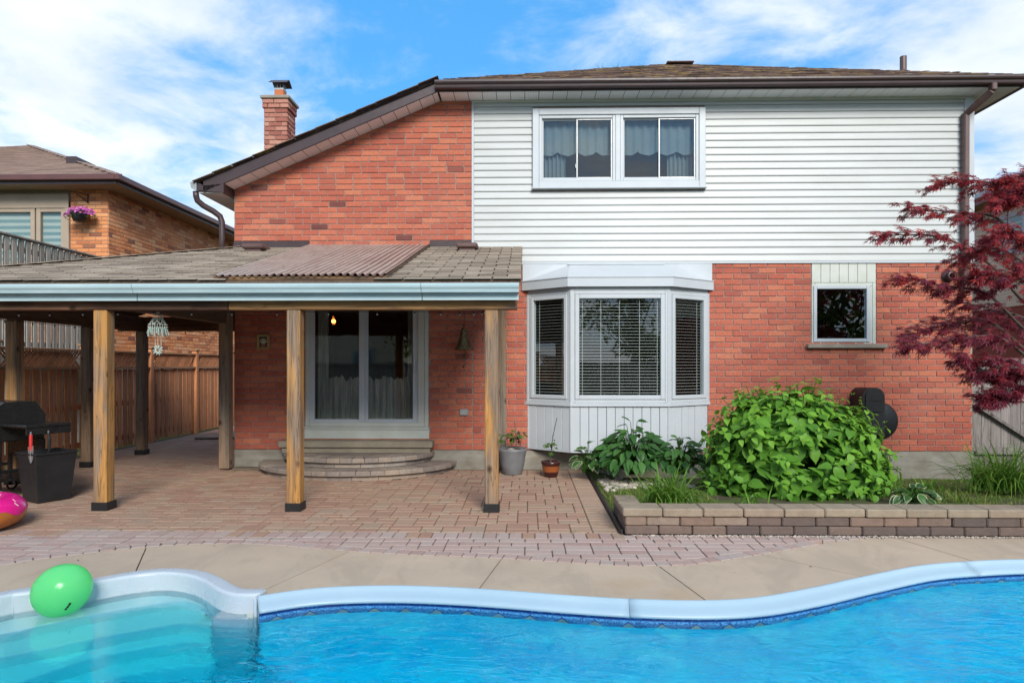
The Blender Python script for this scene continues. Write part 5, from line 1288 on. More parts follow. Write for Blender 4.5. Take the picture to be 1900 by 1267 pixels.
# ------------------------------------------------------------------ the big green bush
def bush():
    C = V((3.05, -2.15, .13)); A, B, H = 1.13, .95, 1.24; root = thing('shrub', 'large bright green hydrangea shrub with heart-shaped leaves behind the stone wall', 'shrub', C); rg = random.Random(31)
    P = Pieces('leaf', MT['hyd'], 300, True); st = MB()
    def surfp(u, v, k): q = max(0.0, sin(v)) ** .86; return C + V((A * k * cos(u) * q, B * k * sin(u) * q, H * k * max(0.0, cos(v)) ** .95))
    for i in range(540):
        u = rg.uniform(0, 2 * pi); v = math.acos(1 - rg.random() * 1.02) * 1.0; v = min(v, 1.62); k = rg.uniform(.78, 1.0) + .07 * mnoise.noise(V((cos(u) * 2.3, sin(u) * 2.3, v * 2.6)))
        if mnoise.noise(V((cos(u) * 4, sin(u) * 4, v * 4 + 9))) > .5 and v > .5: continue
        tip = surfp(u, v, k); out = V((cos(u) * sin(v) / A, sin(u) * sin(v) / B, cos(v) / H)).normalized()
        if tip.z < C.z + .03: continue
        base = C + V((rg.uniform(-.2, .2), rg.uniform(-.2, .2), .05)); st.tube([base, base.lerp(tip, .6) + V((0, 0, .1)), tip], [.008, .006, .004], 4)
        tw = rg.uniform(0, pi)
        fresh = rg.random()
        for lvl in range(3):
            p = tip - out * (.085 * lvl) + V((0, 0, .0)); e1 = out.cross(V((.2, .3, 1))).normalized(); e2 = out.cross(e1); 
            for s in (0, pi):
                an = tw + lvl * pi / 2 + s; d = (e1 * cos(an) + e2 * sin(an)) * 1.0 + out * (.45 if lvl == 0 else .15) + V((0, 0, -.25 - .25 * sin(v)))
                d.normalize(); size = (.085, .148, .185)[lvl] * rg.choice([.55, .8, 1.0, 1.0, 1.15, 1.3]); nrm = out * .55 + V((rg.uniform(-.35, .35), rg.uniform(-.4, .2), .8))
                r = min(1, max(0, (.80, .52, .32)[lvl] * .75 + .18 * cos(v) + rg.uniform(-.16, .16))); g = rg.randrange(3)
                c = p + d * size * .5; sc_ = near(c) + size * 4 - (6 if out.y > .25 else 0) + (1 if lvl < 2 else 0)
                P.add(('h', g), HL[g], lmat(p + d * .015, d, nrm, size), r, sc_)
    for i in range(500):
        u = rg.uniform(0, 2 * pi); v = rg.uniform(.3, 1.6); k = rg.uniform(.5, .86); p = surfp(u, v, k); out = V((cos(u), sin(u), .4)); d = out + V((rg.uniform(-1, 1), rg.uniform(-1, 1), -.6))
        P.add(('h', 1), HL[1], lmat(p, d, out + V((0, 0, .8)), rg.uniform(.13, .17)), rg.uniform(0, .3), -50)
    P.flush(root, 'foliage'); st.build('stems', MT['sprig'], root, False, 'stuff')
    b = MB()
    for i in range(46):
        u = rg.uniform(pi, 2 * pi); v = rg.uniform(.1, 1.3); p = surfp(u, v, 1.02)
        for k in range(7): b.ball(p + V((rg.uniform(-.02, .02), rg.uniform(-.02, .02), rg.uniform(-.008, .008))), .005, 4, 3, rnd=rg.uniform(.8, 1))
    b.build('buds', MT['hyd'], root, False, 'stuff')
bush()
def hosta(name, label, c, rad, n, ln, mt, seed, edge=False, up=.5):
    rg = random.Random(seed); c = V(c); root = thing(name, label, 'hosta', c); P = Pieces('leaf', MT[mt], 300, True); st = MB(); E = MB()
    for i in range(n):
        an = rg.uniform(0, 2 * pi); k = sqrt(rg.random()); r = rad * k; el = up * (1 - .75 * k) * rg.uniform(.8, 1.25); p = c + V((cos(an) * r * .8, sin(an) * r * .55, el)); d = V((cos(an), sin(an) * .8, .25 - .75 * k + rg.uniform(-.4, .4)))
        L = ln * rg.uniform(.75, 1.2); nr = V((-.25 * cos(an) + rg.uniform(-.4, .4), -.35 + rg.uniform(-.4, .3), 1)); M = lmat(p, d, nr, L); g = rg.randrange(3); r_ = rg.random(); P.add(('x', g), HST[g], M, r_, near(p) - p.y)
        if edge: E.add([(x * 1.07 - .04, y * 1.22, z - .012) for x, y, z in HST[g][0]], HST[g][1], M, r_)
        st.tube([c + V((rg.uniform(-.06, .06), rg.uniform(-.04, .04), -.03)), c.lerp(p, .6) + V((0, 0, .05)), p], [.006, .005, .004], 4)
    P.flush(root, 'foliage'); st.build('stems', MT['sprig'], root, False, 'stuff')
    if edge: E.build('pale_margins', MT['pale'], root, True, 'stuff')
HST = [leaf_geo(1, .52, .30, d, ((0, 0), (.08, .35), (.25, .9), (.45, 1.0), (.7, .72), (.88, .32), (1, 0))) for d in (.1, .25, .4)]
hosta('hosta', 'dark green hosta mound below the middle of the bay window', at(1175, 868, -1.0) + V((0, 0, -.05)), .66, 270, .165, 'hosta', 1, up=.58)
hosta('hosta', 'smaller dark green hosta between the mound and the big shrub', at(1262, 868, -1.25) + V((0, 0, -.05)), .46, 130, .15, 'hosta', 2, up=.42)
hosta('hosta', 'small hosta with cream leaf margins at the left end of the bed', at(1090, 868, -.95) + V((0, 0, -.03)), .26, 44, .12, 'hosta', 3, True, up=.30)
hosta('hosta', 'small hosta with white striped leaves behind the wall right of the shrub', at(1693, 925, -3.2), .24, 34, .11, 'hosta', 4, True, up=.13)
def clump(name, label, cat, c, n, lmin, lmax, w, mt, seed, spread=.12, bend=(.8, 2.3), limit=150):
    rg = random.Random(seed); c = V(c); root = thing(name, label, cat, c); P = Pieces('blade', MT[mt], limit, True); shapes = [blade_geo(1, .055, b) for b in (bend[0], (bend[0] + bend[1]) / 2, bend[1])]
    for i in range(n):
        an = rg.uniform(0, 2 * pi); L = rg.uniform(lmin, lmax); p = c + V((rg.gauss(0, spread), rg.gauss(0, spread * .6), -.02)); g = rg.randrange(3)
        M = MX.Translation(p) @ MX.Rotation(an, 4, 'Z') @ MX.Rotation(rg.uniform(-.25, .25), 4, 'Y') @ MX.Diagonal(V((L, w / .055 * .9, L, 1))); P.add(('b', g), shapes[g], M, min(1, rg.random() ** 1.3), -p.y + L)
    P.flush(root, 'foliage'); return root
clump('daylily', 'arching bright green daylily clump behind the left end of the stone wall', 'daylily', at(1240, 930, -3.25), 210, .28, .52, .016, 'lily', 11, .10)
clump('daylily', 'large arching daylily clump at the right end of the bed by the gate', 'daylily', at(1862, 905, -2.2), 380, .40, .75, .017, 'lily', 12, .17)
clump('daylily', 'few pale young daylily leaves in front of the shrub on the wall', 'daylily', at(1395, 934, -3.28), 22, .14, .26, .017, 'lily', 13, .05)
clump('iris', 'thin upright yellow-green leaves just right of the big shrub', 'plant', at(1652, 922, -2.6), 40, .18, .40, .013, 'lily', 14, .09, (.2, 1.2))
clump('iris', 'small tuft of yellowing leaves in front of the concrete foundation', 'plant', at(1722, 912, -2.8), 40, .12, .24, .018, 'lily', 15, .07, (.3, 1.4))
clump('grass_tuft', 'low grass tuft against the wall caps left of the right daylily', 'plant', at(1770, 925, -3.0), 90, .10, .20, .009, 'grass', 16, .16, (.5, 2.0))
def seedhead():
    for k, (px, py, lb) in enumerate(((1868, 832, 'left of the two pale starry seed heads before the gate'), (1896, 846, 'right of the two pale starry seed heads before the gate'))):
        p = at(px, py, -1.9); root = thing('seed_head', lb, 'flower', V((p.x, -1.9, 0)), 'seed heads by the gate'); MB().tube([V((p.x + .03, -1.85, 0)), V((p.x + .02, -1.88, .3)), p], .004, 5).build('stalk', MT['sprig'], root)
        b = MB()
        for i in range(26):
            d = V((U(-1, 1), U(-1, 1), U(-.6, 1))).normalized() * U(.05, .085); b.tube([p, p + d], [.001, .0015], 3); b.ball(p + d, .007, 5, 3, rnd=.9)
        b.build('florets', MT['pale'], root, False, 'stuff')
seedhead()
# ------------------------------------------------------------------ grass and ground cover
def ground_cover():
    b = MB(); rg = random.Random(17); g = [blade_geo(1, .10, bb, 2) for bb in (.4, 1.2, 2.0)]
    def blade(x, y, z, h): b.add(*g[rg.randrange(3)], MX.Translation((x, y, z - .005)) @ MX.Rotation(rg.uniform(0, 2 * pi), 4, 'Z') @ MX.Diagonal(V((h, .06, h, 1))), rg.random())
    for i in range(4200):
        x = rg.uniform(.93, 1.95); y = rg.uniform(-3.1, -1.0); e = min(1.0, max(0, (x - .9) / .6)); blade(x, y, bed_z(x, y) * e + (1 - e) * -.02, rg.uniform(.03, .08))
    for i in range(11000):
        x = rg.uniform(4.05, 8.2); y = rg.uniform(-3.4, -.02)
        if mnoise.noise(V((x * 1.3, y * 1.3, 4))) > .28: continue
        blade(x, y, bed_z(x, y), rg.uniform(.02, .07))
    tag(b.build('grass', MT['grass'], None, False, 'stuff'), 'short green and yellowing grass covering the garden bed', 'grass')
    b = MB()
    for i in range(420):
        x = rg.uniform(.98, 2.1); y = -.95 + rg.gauss(0, .25) - .25; e = min(1.0, max(0, (x - .9) / .6)); b.ball((x, y, bed_z(x, y) * e + (1 - e) * -.02 + .012), rg.uniform(.015, .045), 6, 4, (1, .8, .6), rg.random())
    tag(b.build('gravel', MT['pebble'], None, False, 'stuff'), 'grey pebbles at the foot of the hostas', 'gravel')
    b = MB()         # tiny weeds in the paving joints
    for i in range(80):
        x = rg.uniform(-4.2, .85); y = rg.uniform(-3.75, -2.2) if rg.random() < .7 else rg.uniform(-3.7, -3.62)
        for k in range(rg.randrange(4, 12)): b.add(*g[rg.randrange(3)], MX.Translation((x + rg.gauss(0, .02), y + rg.gauss(0, .008), -.005)) @ MX.Rotation(rg.uniform(0, 6.3), 4, 'Z') @ MX.Scale(rg.uniform(.012, .035), 4), rg.uniform(.3, 1))
    tag(b.build('joint_weeds', MT['grass'], None, False, 'stuff'), 'tiny weeds and moss sprouting from the paving joints', 'weeds')
ground_cover()
# ------------------------------------------------------------------ japanese maple
def maple():
    base = V((6.55, -2.5, 0)); root = thing('maple_tree', 'dark red japanese maple reaching in from the right edge', 'tree', base); rg = random.Random(41)
    br = MB(); T = [base + V((0, 0, .1)), base + V((-.05, .05, .6)), base + V((-.12, .1, 1.1)), base + V((-.1, .1, 1.7)), base + V((-.2, .15, 2.4)), base + V((-.1, .1, 3.1))]
    br.tube(crom(T, 4), [.075 - .055 * i / (len(T) * 4 - 4) for i in range(len(T) * 4 - 3)], 8)
    # limbs: pixels of the photograph with a depth, from stem to tip
    limbs = [[(1985, 640, -2.5), (1900, 560, -2.6), (1830, 485, -2.7), (1745, 440, -2.75), (1640, 437, -2.8)], [(1985, 560, -2.4), (1905, 470, -2.3), (1850, 405, -2.2), (1770, 395, -2.2), (1690, 385, -2.25)],
             [(1985, 500, -2.4), (1920, 400, -2.3), (1870, 350, -2.2), (1800, 335, -2.1), (1742, 342, -2.1)], [(1985, 680, -2.5), (1900, 610, -2.6), (1830, 545, -2.7), (1750, 530, -2.8), (1675, 514, -2.85)],
             [(1985, 700, -2.5), (1905, 650, -2.5), (1840, 600, -2.5), (1770, 600, -2.5), (1692, 622, -2.5)], [(1985, 720, -2.5), (1910, 665, -2.7), (1850, 625, -2.9), (1780, 630, -2.95), (1688, 642, -3.0)],
             [(1985, 730, -2.5), (1920, 690, -2.9), (1870, 670, -3.1), (1830, 690, -3.1), (1790, 655, -3.1)], [(1985, 740, -2.5), (1935, 725, -2.9), (1900, 720, -3.1), (1860, 735, -3.1), (1835, 745, -3.1)],
             [(1985, 560, -2.4), (1940, 480, -2.6), (1915, 440, -2.8), (1880, 430, -2.8), (1840, 445, -2.9)], [(1985, 600, -2.4), (1940, 540, -2.8), (1900, 510, -2.9), (1860, 520, -3.0), (1815, 505, -3.0)],
             [(1985, 480, -2.3), (1950, 390, -2.3), (1920, 350, -2.4), (1890, 370, -2.4), (1850, 380, -2.5)], [(1985, 420, -2.3), (1950, 340, -2.3), (1925, 325, -2.2), (1890, 330, -2.2), (1865, 335, -2.2)],
             [(1985, 560, -2.3), (1930, 520, -2.0), (1890, 480, -1.8), (1840, 460, -1.7), (1790, 480, -1.7)], [(1985, 660, -2.4), (1940, 620, -2.2), (1900, 590, -2.1), (1850, 575, -2.0), (1780, 560, -2.0)], [(1985, 720, -2.5), (1940, 700, -2.8), (1905, 690, -2.9), (1880, 700, -2.9), (1850, 700, -3.0)]]
    tips = [6, 7]; vs = [(0, 0, 0)]; 
    def palm():
        ang = [-2.2, -1.45, -.75, 0, .75, 1.45, 2.2]; ln = [.36, .62, .88, 1.0, .88, .62, .36]; vs = [(0, 0, 0)]; fs = []
        for a, l in zip(ang, ln):
            i = len(vs); vs += [(.26 * cos(a - .30), .26 * sin(a - .30), -.01), (l * .6 * cos(a - .10), l * .6 * sin(a - .10), -.06 * l), (l * cos(a), l * sin(a), -.28 * l), (l * .6 * cos(a + .10), l * .6 * sin(a + .10), -.06 * l), (.26 * cos(a + .30), .26 * sin(a + .30), -.01)]
            fs += [(0, i, i + 1, i + 3), (0, i + 3, i + 4, 0)[:3], (i + 1, i + 2, i + 3)]
        return vs, fs
    PG = palm(); P = Pieces('leaf', MT['maple'], 300)
    def leaf(p, d, sz, top):
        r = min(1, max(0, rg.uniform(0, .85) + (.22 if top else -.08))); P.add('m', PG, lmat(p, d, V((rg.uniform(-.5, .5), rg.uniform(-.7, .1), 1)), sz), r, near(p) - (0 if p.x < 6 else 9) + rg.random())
    for li, lm in enumerate(limbs):
        L = crom([at(*q) for q in lm], 6); n = len(L); br.tube(L, [.020 * (1 - .85 * i / n) + .002 for i in range(n)], 5)
        for i in range(5, n):
            t = i / n; p = L[i]; d0 = (L[i] - L[i - 1]).normalized()
            for k in range((1 if rg.random() < .7 else 0) if t < .4 else 4):
                side = (1 if k % 2 else -1); tw = V((d0.x * .8 + rg.uniform(-.5, .2), d0.y + side * rg.uniform(.3, 1.0), rg.uniform(-.8, .55))).normalized(); ln = rg.uniform(.12, .36) * (1.2 - t * .6); e = p + tw * ln
                br.tube([p, p.lerp(e, .5) + V((0, 0, .012)), e], [.004, .003, .0015], 4)
                for q in range(rg.randrange(6, 11)):
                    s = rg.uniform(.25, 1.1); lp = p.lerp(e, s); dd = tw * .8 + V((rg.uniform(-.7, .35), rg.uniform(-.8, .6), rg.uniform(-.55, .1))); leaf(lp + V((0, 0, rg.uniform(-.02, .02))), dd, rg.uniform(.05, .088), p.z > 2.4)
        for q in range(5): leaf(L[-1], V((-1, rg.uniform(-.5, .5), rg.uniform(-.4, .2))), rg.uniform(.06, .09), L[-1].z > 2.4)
    P.flush(root, 'foliage'); br.build('branches', MT['bark'], root, True)
maple()
def litter():
    b = MB(); rg = random.Random(91); g = leaf_geo(1, .5, .3, .3)
    for i in range(46):
        x = rg.uniform(-4.2, 4.0); y = rg.uniform(-5.0, -2.6)
        if y < edge_y(x) - .55 or (x > .85 and y > -3.78): continue
        b.add(*g, lmat(V((x, y, .004)), V((rg.uniform(-1, 1), rg.uniform(-1, 1), .1)), V((rg.uniform(-.4, .4), 0, 1)), rg.uniform(.008, .026)), rg.random())
    tag(b.build('leaf_litter', MT['bark'], None, False, 'stuff'), 'scattered crumbs of dry leaf on the paving and deck', 'leaf litter')
litter()
# ------------------------------------------------------------------ pots
def sprig(b, root, p, h, n, seed, L=.09, lean=(0, 0)):
    rg = random.Random(seed); p = V(p); top = p + V((lean[0], lean[1], h)); b.tube([p, p.lerp(top, .5) + V((.01, 0, 0)), top], [.006, .005, .003], 5); lf = MB(); g = leaf_geo(1, .34, .15, .3)
    for i in range(n):
        q = p.lerp(top, rg.uniform(.45, 1.0)); an = rg.uniform(0, 6.3); d = V((cos(an), sin(an), rg.uniform(-.1, .4))); e = q + d * rg.uniform(.04, .12); b.tube([q, e], .002, 4)
        for k in range(6):
            s = rg.uniform(.4, 1); lf.add(*g, lmat(q.lerp(e, s), V((d.x + rg.uniform(-.9, .9), d.y + rg.uniform(-.9, .9), rg.uniform(-.5, .2))), (0, -.3, 1), L * rg.uniform(.5, 1)), rg.random())
    return lf
def pots():
    c = gnd(951, 879); c.y -= .0; root = thing('potted_plant', 'grey ribbed planter with a leafy plant beside the canopy post', 'potted plant', c)
    n = 72; vs = []; fs = []; prof = [(.0, .001), (.125, .0), (.135, .012), (.165, .15), (.187, .30), (.20, .33), (.205, .365), (.192, .368), (.185, .34), (.001, .335)]
    for r, z in prof:
        for k in range(n): q = r * (1 + (.012 * cos(k * pi * .5 * 2) if .01 < z < .31 and r > .12 else 0)); vs.append((c.x + q * cos(2 * pi * k / n), c.y + q * sin(2 * pi * k / n), z))
    for i in range(len(prof) - 1): fs += [(i * n + k, i * n + (k + 1) % n, (i + 1) * n + (k + 1) % n, (i + 1) * n + k) for k in range(n)]
    MB().add(vs, fs).build('pot', surf('grey_planter', (.20, .205, .21), (.13, .13, .135), .5, 5, .1), root, True); MB().lathe([(.001, .342), (.188, .338)], c, 20).build('soil', MT['soil'], root)
    b = MB(); lf = MB()
    for k, (dx, dy, h, nn) in enumerate(((-.10, -.03, .22, 7), (-.02, .05, .30, 9), (.03, -.05, .26, 6), (.1, 0, .28, 5))):
        s = sprig(b, root, c + V((dx, dy, .33)), h, nn, 60 + k, .10, (U(-.03, .03), 0)); lf.add(s.v, s.f, None, .5)
    b.tube([c + V((.06, -.05, .33)), c + V((.03, -.04, .75))], .006, 5); b.tube([c + V((.11, -.02, .33)), c + V((.08, -.04, .62))], .006, 5)
    b.build('stems', MT['bark'], root); lf.build('leaves', MT['sprig'], root, False, 'stuff')
    MB().ball(c + V((-.02, -.08, .35)), .045, 8, 6, (1.3, .8, .6)).build('stone', MT['pebble'], root, True)
    c = gnd(1022, 884); root = thing('potted_plant', 'small glazed brown pot with a feathery plant and a thin stake', 'potted plant', c)
    t = NT('brown_glaze'); z = t.n('SeparateXYZ', {0: t.pos()}).outputs[2]; col = t.mix(t.ramp(t.math('ADD', z, t.math('MULTIPLY', t.noise(t.pos(), 14, 3), .01)), [(.075, 0.0), (.085, 1.0), (.155, 1.0), (.165, 0.0)], ), (.045, .012, .010), (.30, .085, .025)); m = t.fin(col, .22)
    MB().lathe([(.001, .0), (.085, .0), (.092, .01), (.112, .09), (.125, .17), (.134, .185), (.136, .212), (.126, .214), (.12, .19), (.001, .185)], c, 28).build('pot', m, root, True); MB().lathe([(.001, .192), (.122, .188)], c, 16).build('soil', MT['soil'], root)
    b = MB(); lf = sprig(b, root, c + V((.0, 0, .19)), .26, 10, 70, .07); s2 = sprig(b, root, c + V((.01, 0, .35)), .12, 8, 71, .06); lf.add(s2.v, s2.f, None, .7)
    b.build('stems', MT['bark'], root); lf.build('leaves', MT['sprig'], root, False, 'stuff'); MB().tube([c + V((-.01, 0, .19)), c + V((.03, .05, .55)), c + V((.09, .1, .80))], .006, 6).build('stake', MT['plum'], root)
pots()
# ------------------------------------------------------------------ things on and by the wall
def bell():
    p = at(861, 600, -.20); root = thing('bell_chime', 'ornate dark brass bell hanging by the patio door', 'bell', p); t = NT('antique_brass'); P = t.pos(); v = t.noise(P, 70, 4, .7)
    c = t.mix(t.ramp(v, [(.45, 0.0), (.6, 1.0)]), (.05, .038, .02), (.45, .36, .20)); m = t.fin(c, .34, t.bump(v, 1.0, .02), metal=.85)
    z = lambda py: at(861, py, -.20).z - p.z
    MB().lathe([(.001, z(607)), (.04, z(610)), (.055, z(618)), (.06, z(625)), (.085, z(636)), (.11, z(643)), (.142, z(648.5)), (.135, z(649)), (.10, z(644)), (.05, z(620))], p, 26).build('bell', m, root, True)
    MB().tube([p + V((0, 0, .32)), p + V((0, 0, z(606)))], .003, 5).build('chain', MT['black'], root); MB().ball(p + V((0, 0, z(604))), .016, 8, 6).build('ring', m, root, True)
    b = MB(); cc = p + V((0, -.0, z(661)))
    for k in range(8):
        a = k * pi / 4; d = V((cos(a), 0, sin(a))); b.add([cc + V((0, -.012, 0)), cc + V((cos(a - .35) * .02, 0, sin(a - .35) * .02)), cc + d * .062, cc + V((cos(a + .35) * .02, 0, sin(a + .35) * .02)), cc + V((0, .012, 0))], [(0, 1, 2), (0, 2, 3), (4, 2, 1), (4, 3, 2)])
    b.build('star', m, root); b = MB(); b.tube([p + V((0, 0, z(645))), p + V((0, 0, z(690)))], .0025, 4); b.build('cord', MT['black'], root); MB().lathe([(.001, .03), (.012, .02), (.022, -.012), (.02, -.02)], p + V((0, 0, z(680))), 12).build('clapper', m, root, True)
bell()
def lantern_chime():
    p = at(293, 581, -2.62); root = thing('beaded_chime', 'white beaded lantern chime hanging from the canopy beam at the left', 'wind chime', p); m = surf('shell_beads', (.60, .60, .50), (.42, .50, .45), .5, 60, .1); g = surf('teal_beads', (.30, .48, .45), (.5, .55, .48), .4, 90, .1)
    y = lambda py: at(293, py, -2.62).z - p.z; R_ = [(580, .010), (585, .042), (590, .045), (603, .09), (607, .092)]
    b = MB()
    for py, r in R_:
        z = y(py); n = max(8, int(r * 260))
        for k in range(n): b.ball(p + V((r * cos(2 * pi * k / n), r * sin(2 * pi * k / n), z)), .0075, 5, 4)
    b.build('bead_ring', m, root, True); b = MB()
    for k in range(8):
        for s in (1, -1):
            a0 = 2 * pi * k / 8; a1 = a0 + s * pi / 8; a2 = a0; prev = None
            pts = [(.045, y(590), a0), (.066, y(596), a1), (.09, y(603), a2)]; b.tube([p + V((r * cos(a), r * sin(a), z)) for r, z, a in pts], .0045, 5)
    b.build('net', m, root); b = MB()
    for k in range(26):
        a = 2 * pi * k / 26; r = .088; L = 4 + k % 3
        for q in range(L): b.ball(p + V((r * cos(a) * (1 + .06 * q * (k % 2)), r * sin(a), y(609) - .017 * q)), .0085, 5, 4)
    b.build('fringe', g, root, True); b = MB()
    for dx in (-.03, 0, .035): b.tube([p + V((dx, 0, y(607))), p + V((dx, 0, y(648)))], .0028, 5)
    b.tube([p + V((0, 0, .08)), p], .002, 4); b.build('cords', m, root); b = MB(); c = p + V((0, 0, y(650)))
    for k in range(10):
        a = 2 * pi * k / 10; b.tube([c + V((.015 * cos(a), 0, .015 * sin(a))), c + V((.058 * cos(a), .012 * sin(a * 3), .058 * sin(a)))], [.009, .006], 5)
    b.build('star', g, root, True)
lantern_chime()
def plaque():
    root = thing('framed_plaque', 'small gilt-framed mask plaque on the brick left of the patio door', 'picture', (-3.912, -.02, 1.76)); gold = surf('gilt', (.42, .26, .09), (.30, .18, .07), .4, 30, .2, metal=.3)
    m = MB(); rail_frame(m, -4.009, -3.815, 1.765, 1.998, .028, -.045, -.012, .006); m.build('frame', gold, root); m = MB(); rail_frame(m, -3.981, -3.843, 1.793, 1.970, .010, -.038, -.014, .002); m.build('inner_frame', surf('gilt_light', (.62, .45, .22), (.5, .36, .18), .4, 30, .1), root)
    MB().box(-3.978, -3.846, -.028, -.014, 1.796, 1.967).build('backing', MT['black'], root)
    f = surf('mask_clay', (.60, .56, .40), (.45, .42, .30), .6, 40, .2); c = V((-3.912, -.03, 1.885)); MB().ball(c + V((0, 0, .01)), .05, 14, 10, (1, .3, .85)).build('face', f, root, True)
    b = MB()
    for s in (-1, 1): b.ball(c + V((s * .02, -.014, .012)), .010, 8, 6, (1.2, .4, .8))
    b.build('eyes', MT['black'], root, True); b = MB(); b.ball(c + V((0, -.015, -.012)), .010, 8, 6, (.8, .6, 1.3)); b.build('nose', f, root, True)
    b = MB(); b.tube([c + V((-.04, -.004, -.05)), c + V((-.02, -.010, -.042)), c + V((0, -.012, -.046)), c + V((.02, -.010, -.042)), c + V((.04, -.004, -.05))], [.006, .009, .010, .009, .006], 6); b.tube([c + V((-.035, -.004, -.056)), c + V((0, -.010, -.072)), c + V((.035, -.004, -.056))], [.005, .010, .005], 6); b.build('mouth', surf('mask_red', (.48, .20, .16), (.36, .14, .12), .6, 30, .1), root, True)
plaque()
def hose_reel():
    c = V((4.97, -.2, .68)); root = thing('hose_reel', 'black hose reel box on the brick wall behind the shrub', 'hose reel', (5.06, -.1, .3))
    m = MB(); m.lathe([(.001, -.14), (.25, -.14), (.27, -.12), (.27, -.08), (.22, -.07), (.22, .07), (.27, .08), (.27, .12), (.25, .14), (.001, .14)], (0, 0, 0), 40, M=MX.Translation(c + V((.06, .03, .06))) @ MX.Rotation(pi / 2, 4, 'X')); m.build('drum', MT['black'], root, True)
    m = MB()
    for i in range(5):
        pts = [c + V((.06 + (.25 - .006 * i) * cos(2 * pi * k / 40), .03 + (i - 2) * .028, +.06 + (.25 - .006 * i) * sin(2 * pi * k / 40))) for k in range(41)]; m.tube(pts, .013, 6, False)
    m.build('hose', surf('dark_hose', (.02, .022, .02), (.035, .035, .035), .5, 9, .1), root, True)
    def hood(z0, z1, w, name, y0, y1, rr):
        poly = [(-w, z0), (w, z0)] + [(w - rr + rr * cos(a), z1 - rr + rr * sin(a)) for a in [i * pi / 12 for i in range(7)]] + [(-w + rr - rr * sin(a), z1 - rr + rr * cos(a)) for a in [i * pi / 12 for i in range(7)]]
        MB().prism(poly, -y1, -y0, MX.Translation((c.x - .06, 0, 0)) @ MX.Rotation(pi / 2, 4, 'X')).build(name, MT['black'], root)
    hood(.55, 1.215, .155, 'hood', -.375, -.02, .13); hood(.88, 1.185, .118, 'lid_panel', -.392, -.376, .09)
    MB().box(c.x - .178, c.x + .058, -.40, -.393, 1.035, 1.05, c=.002).build('lid_rib', MT['black'], root)
hose_reel()
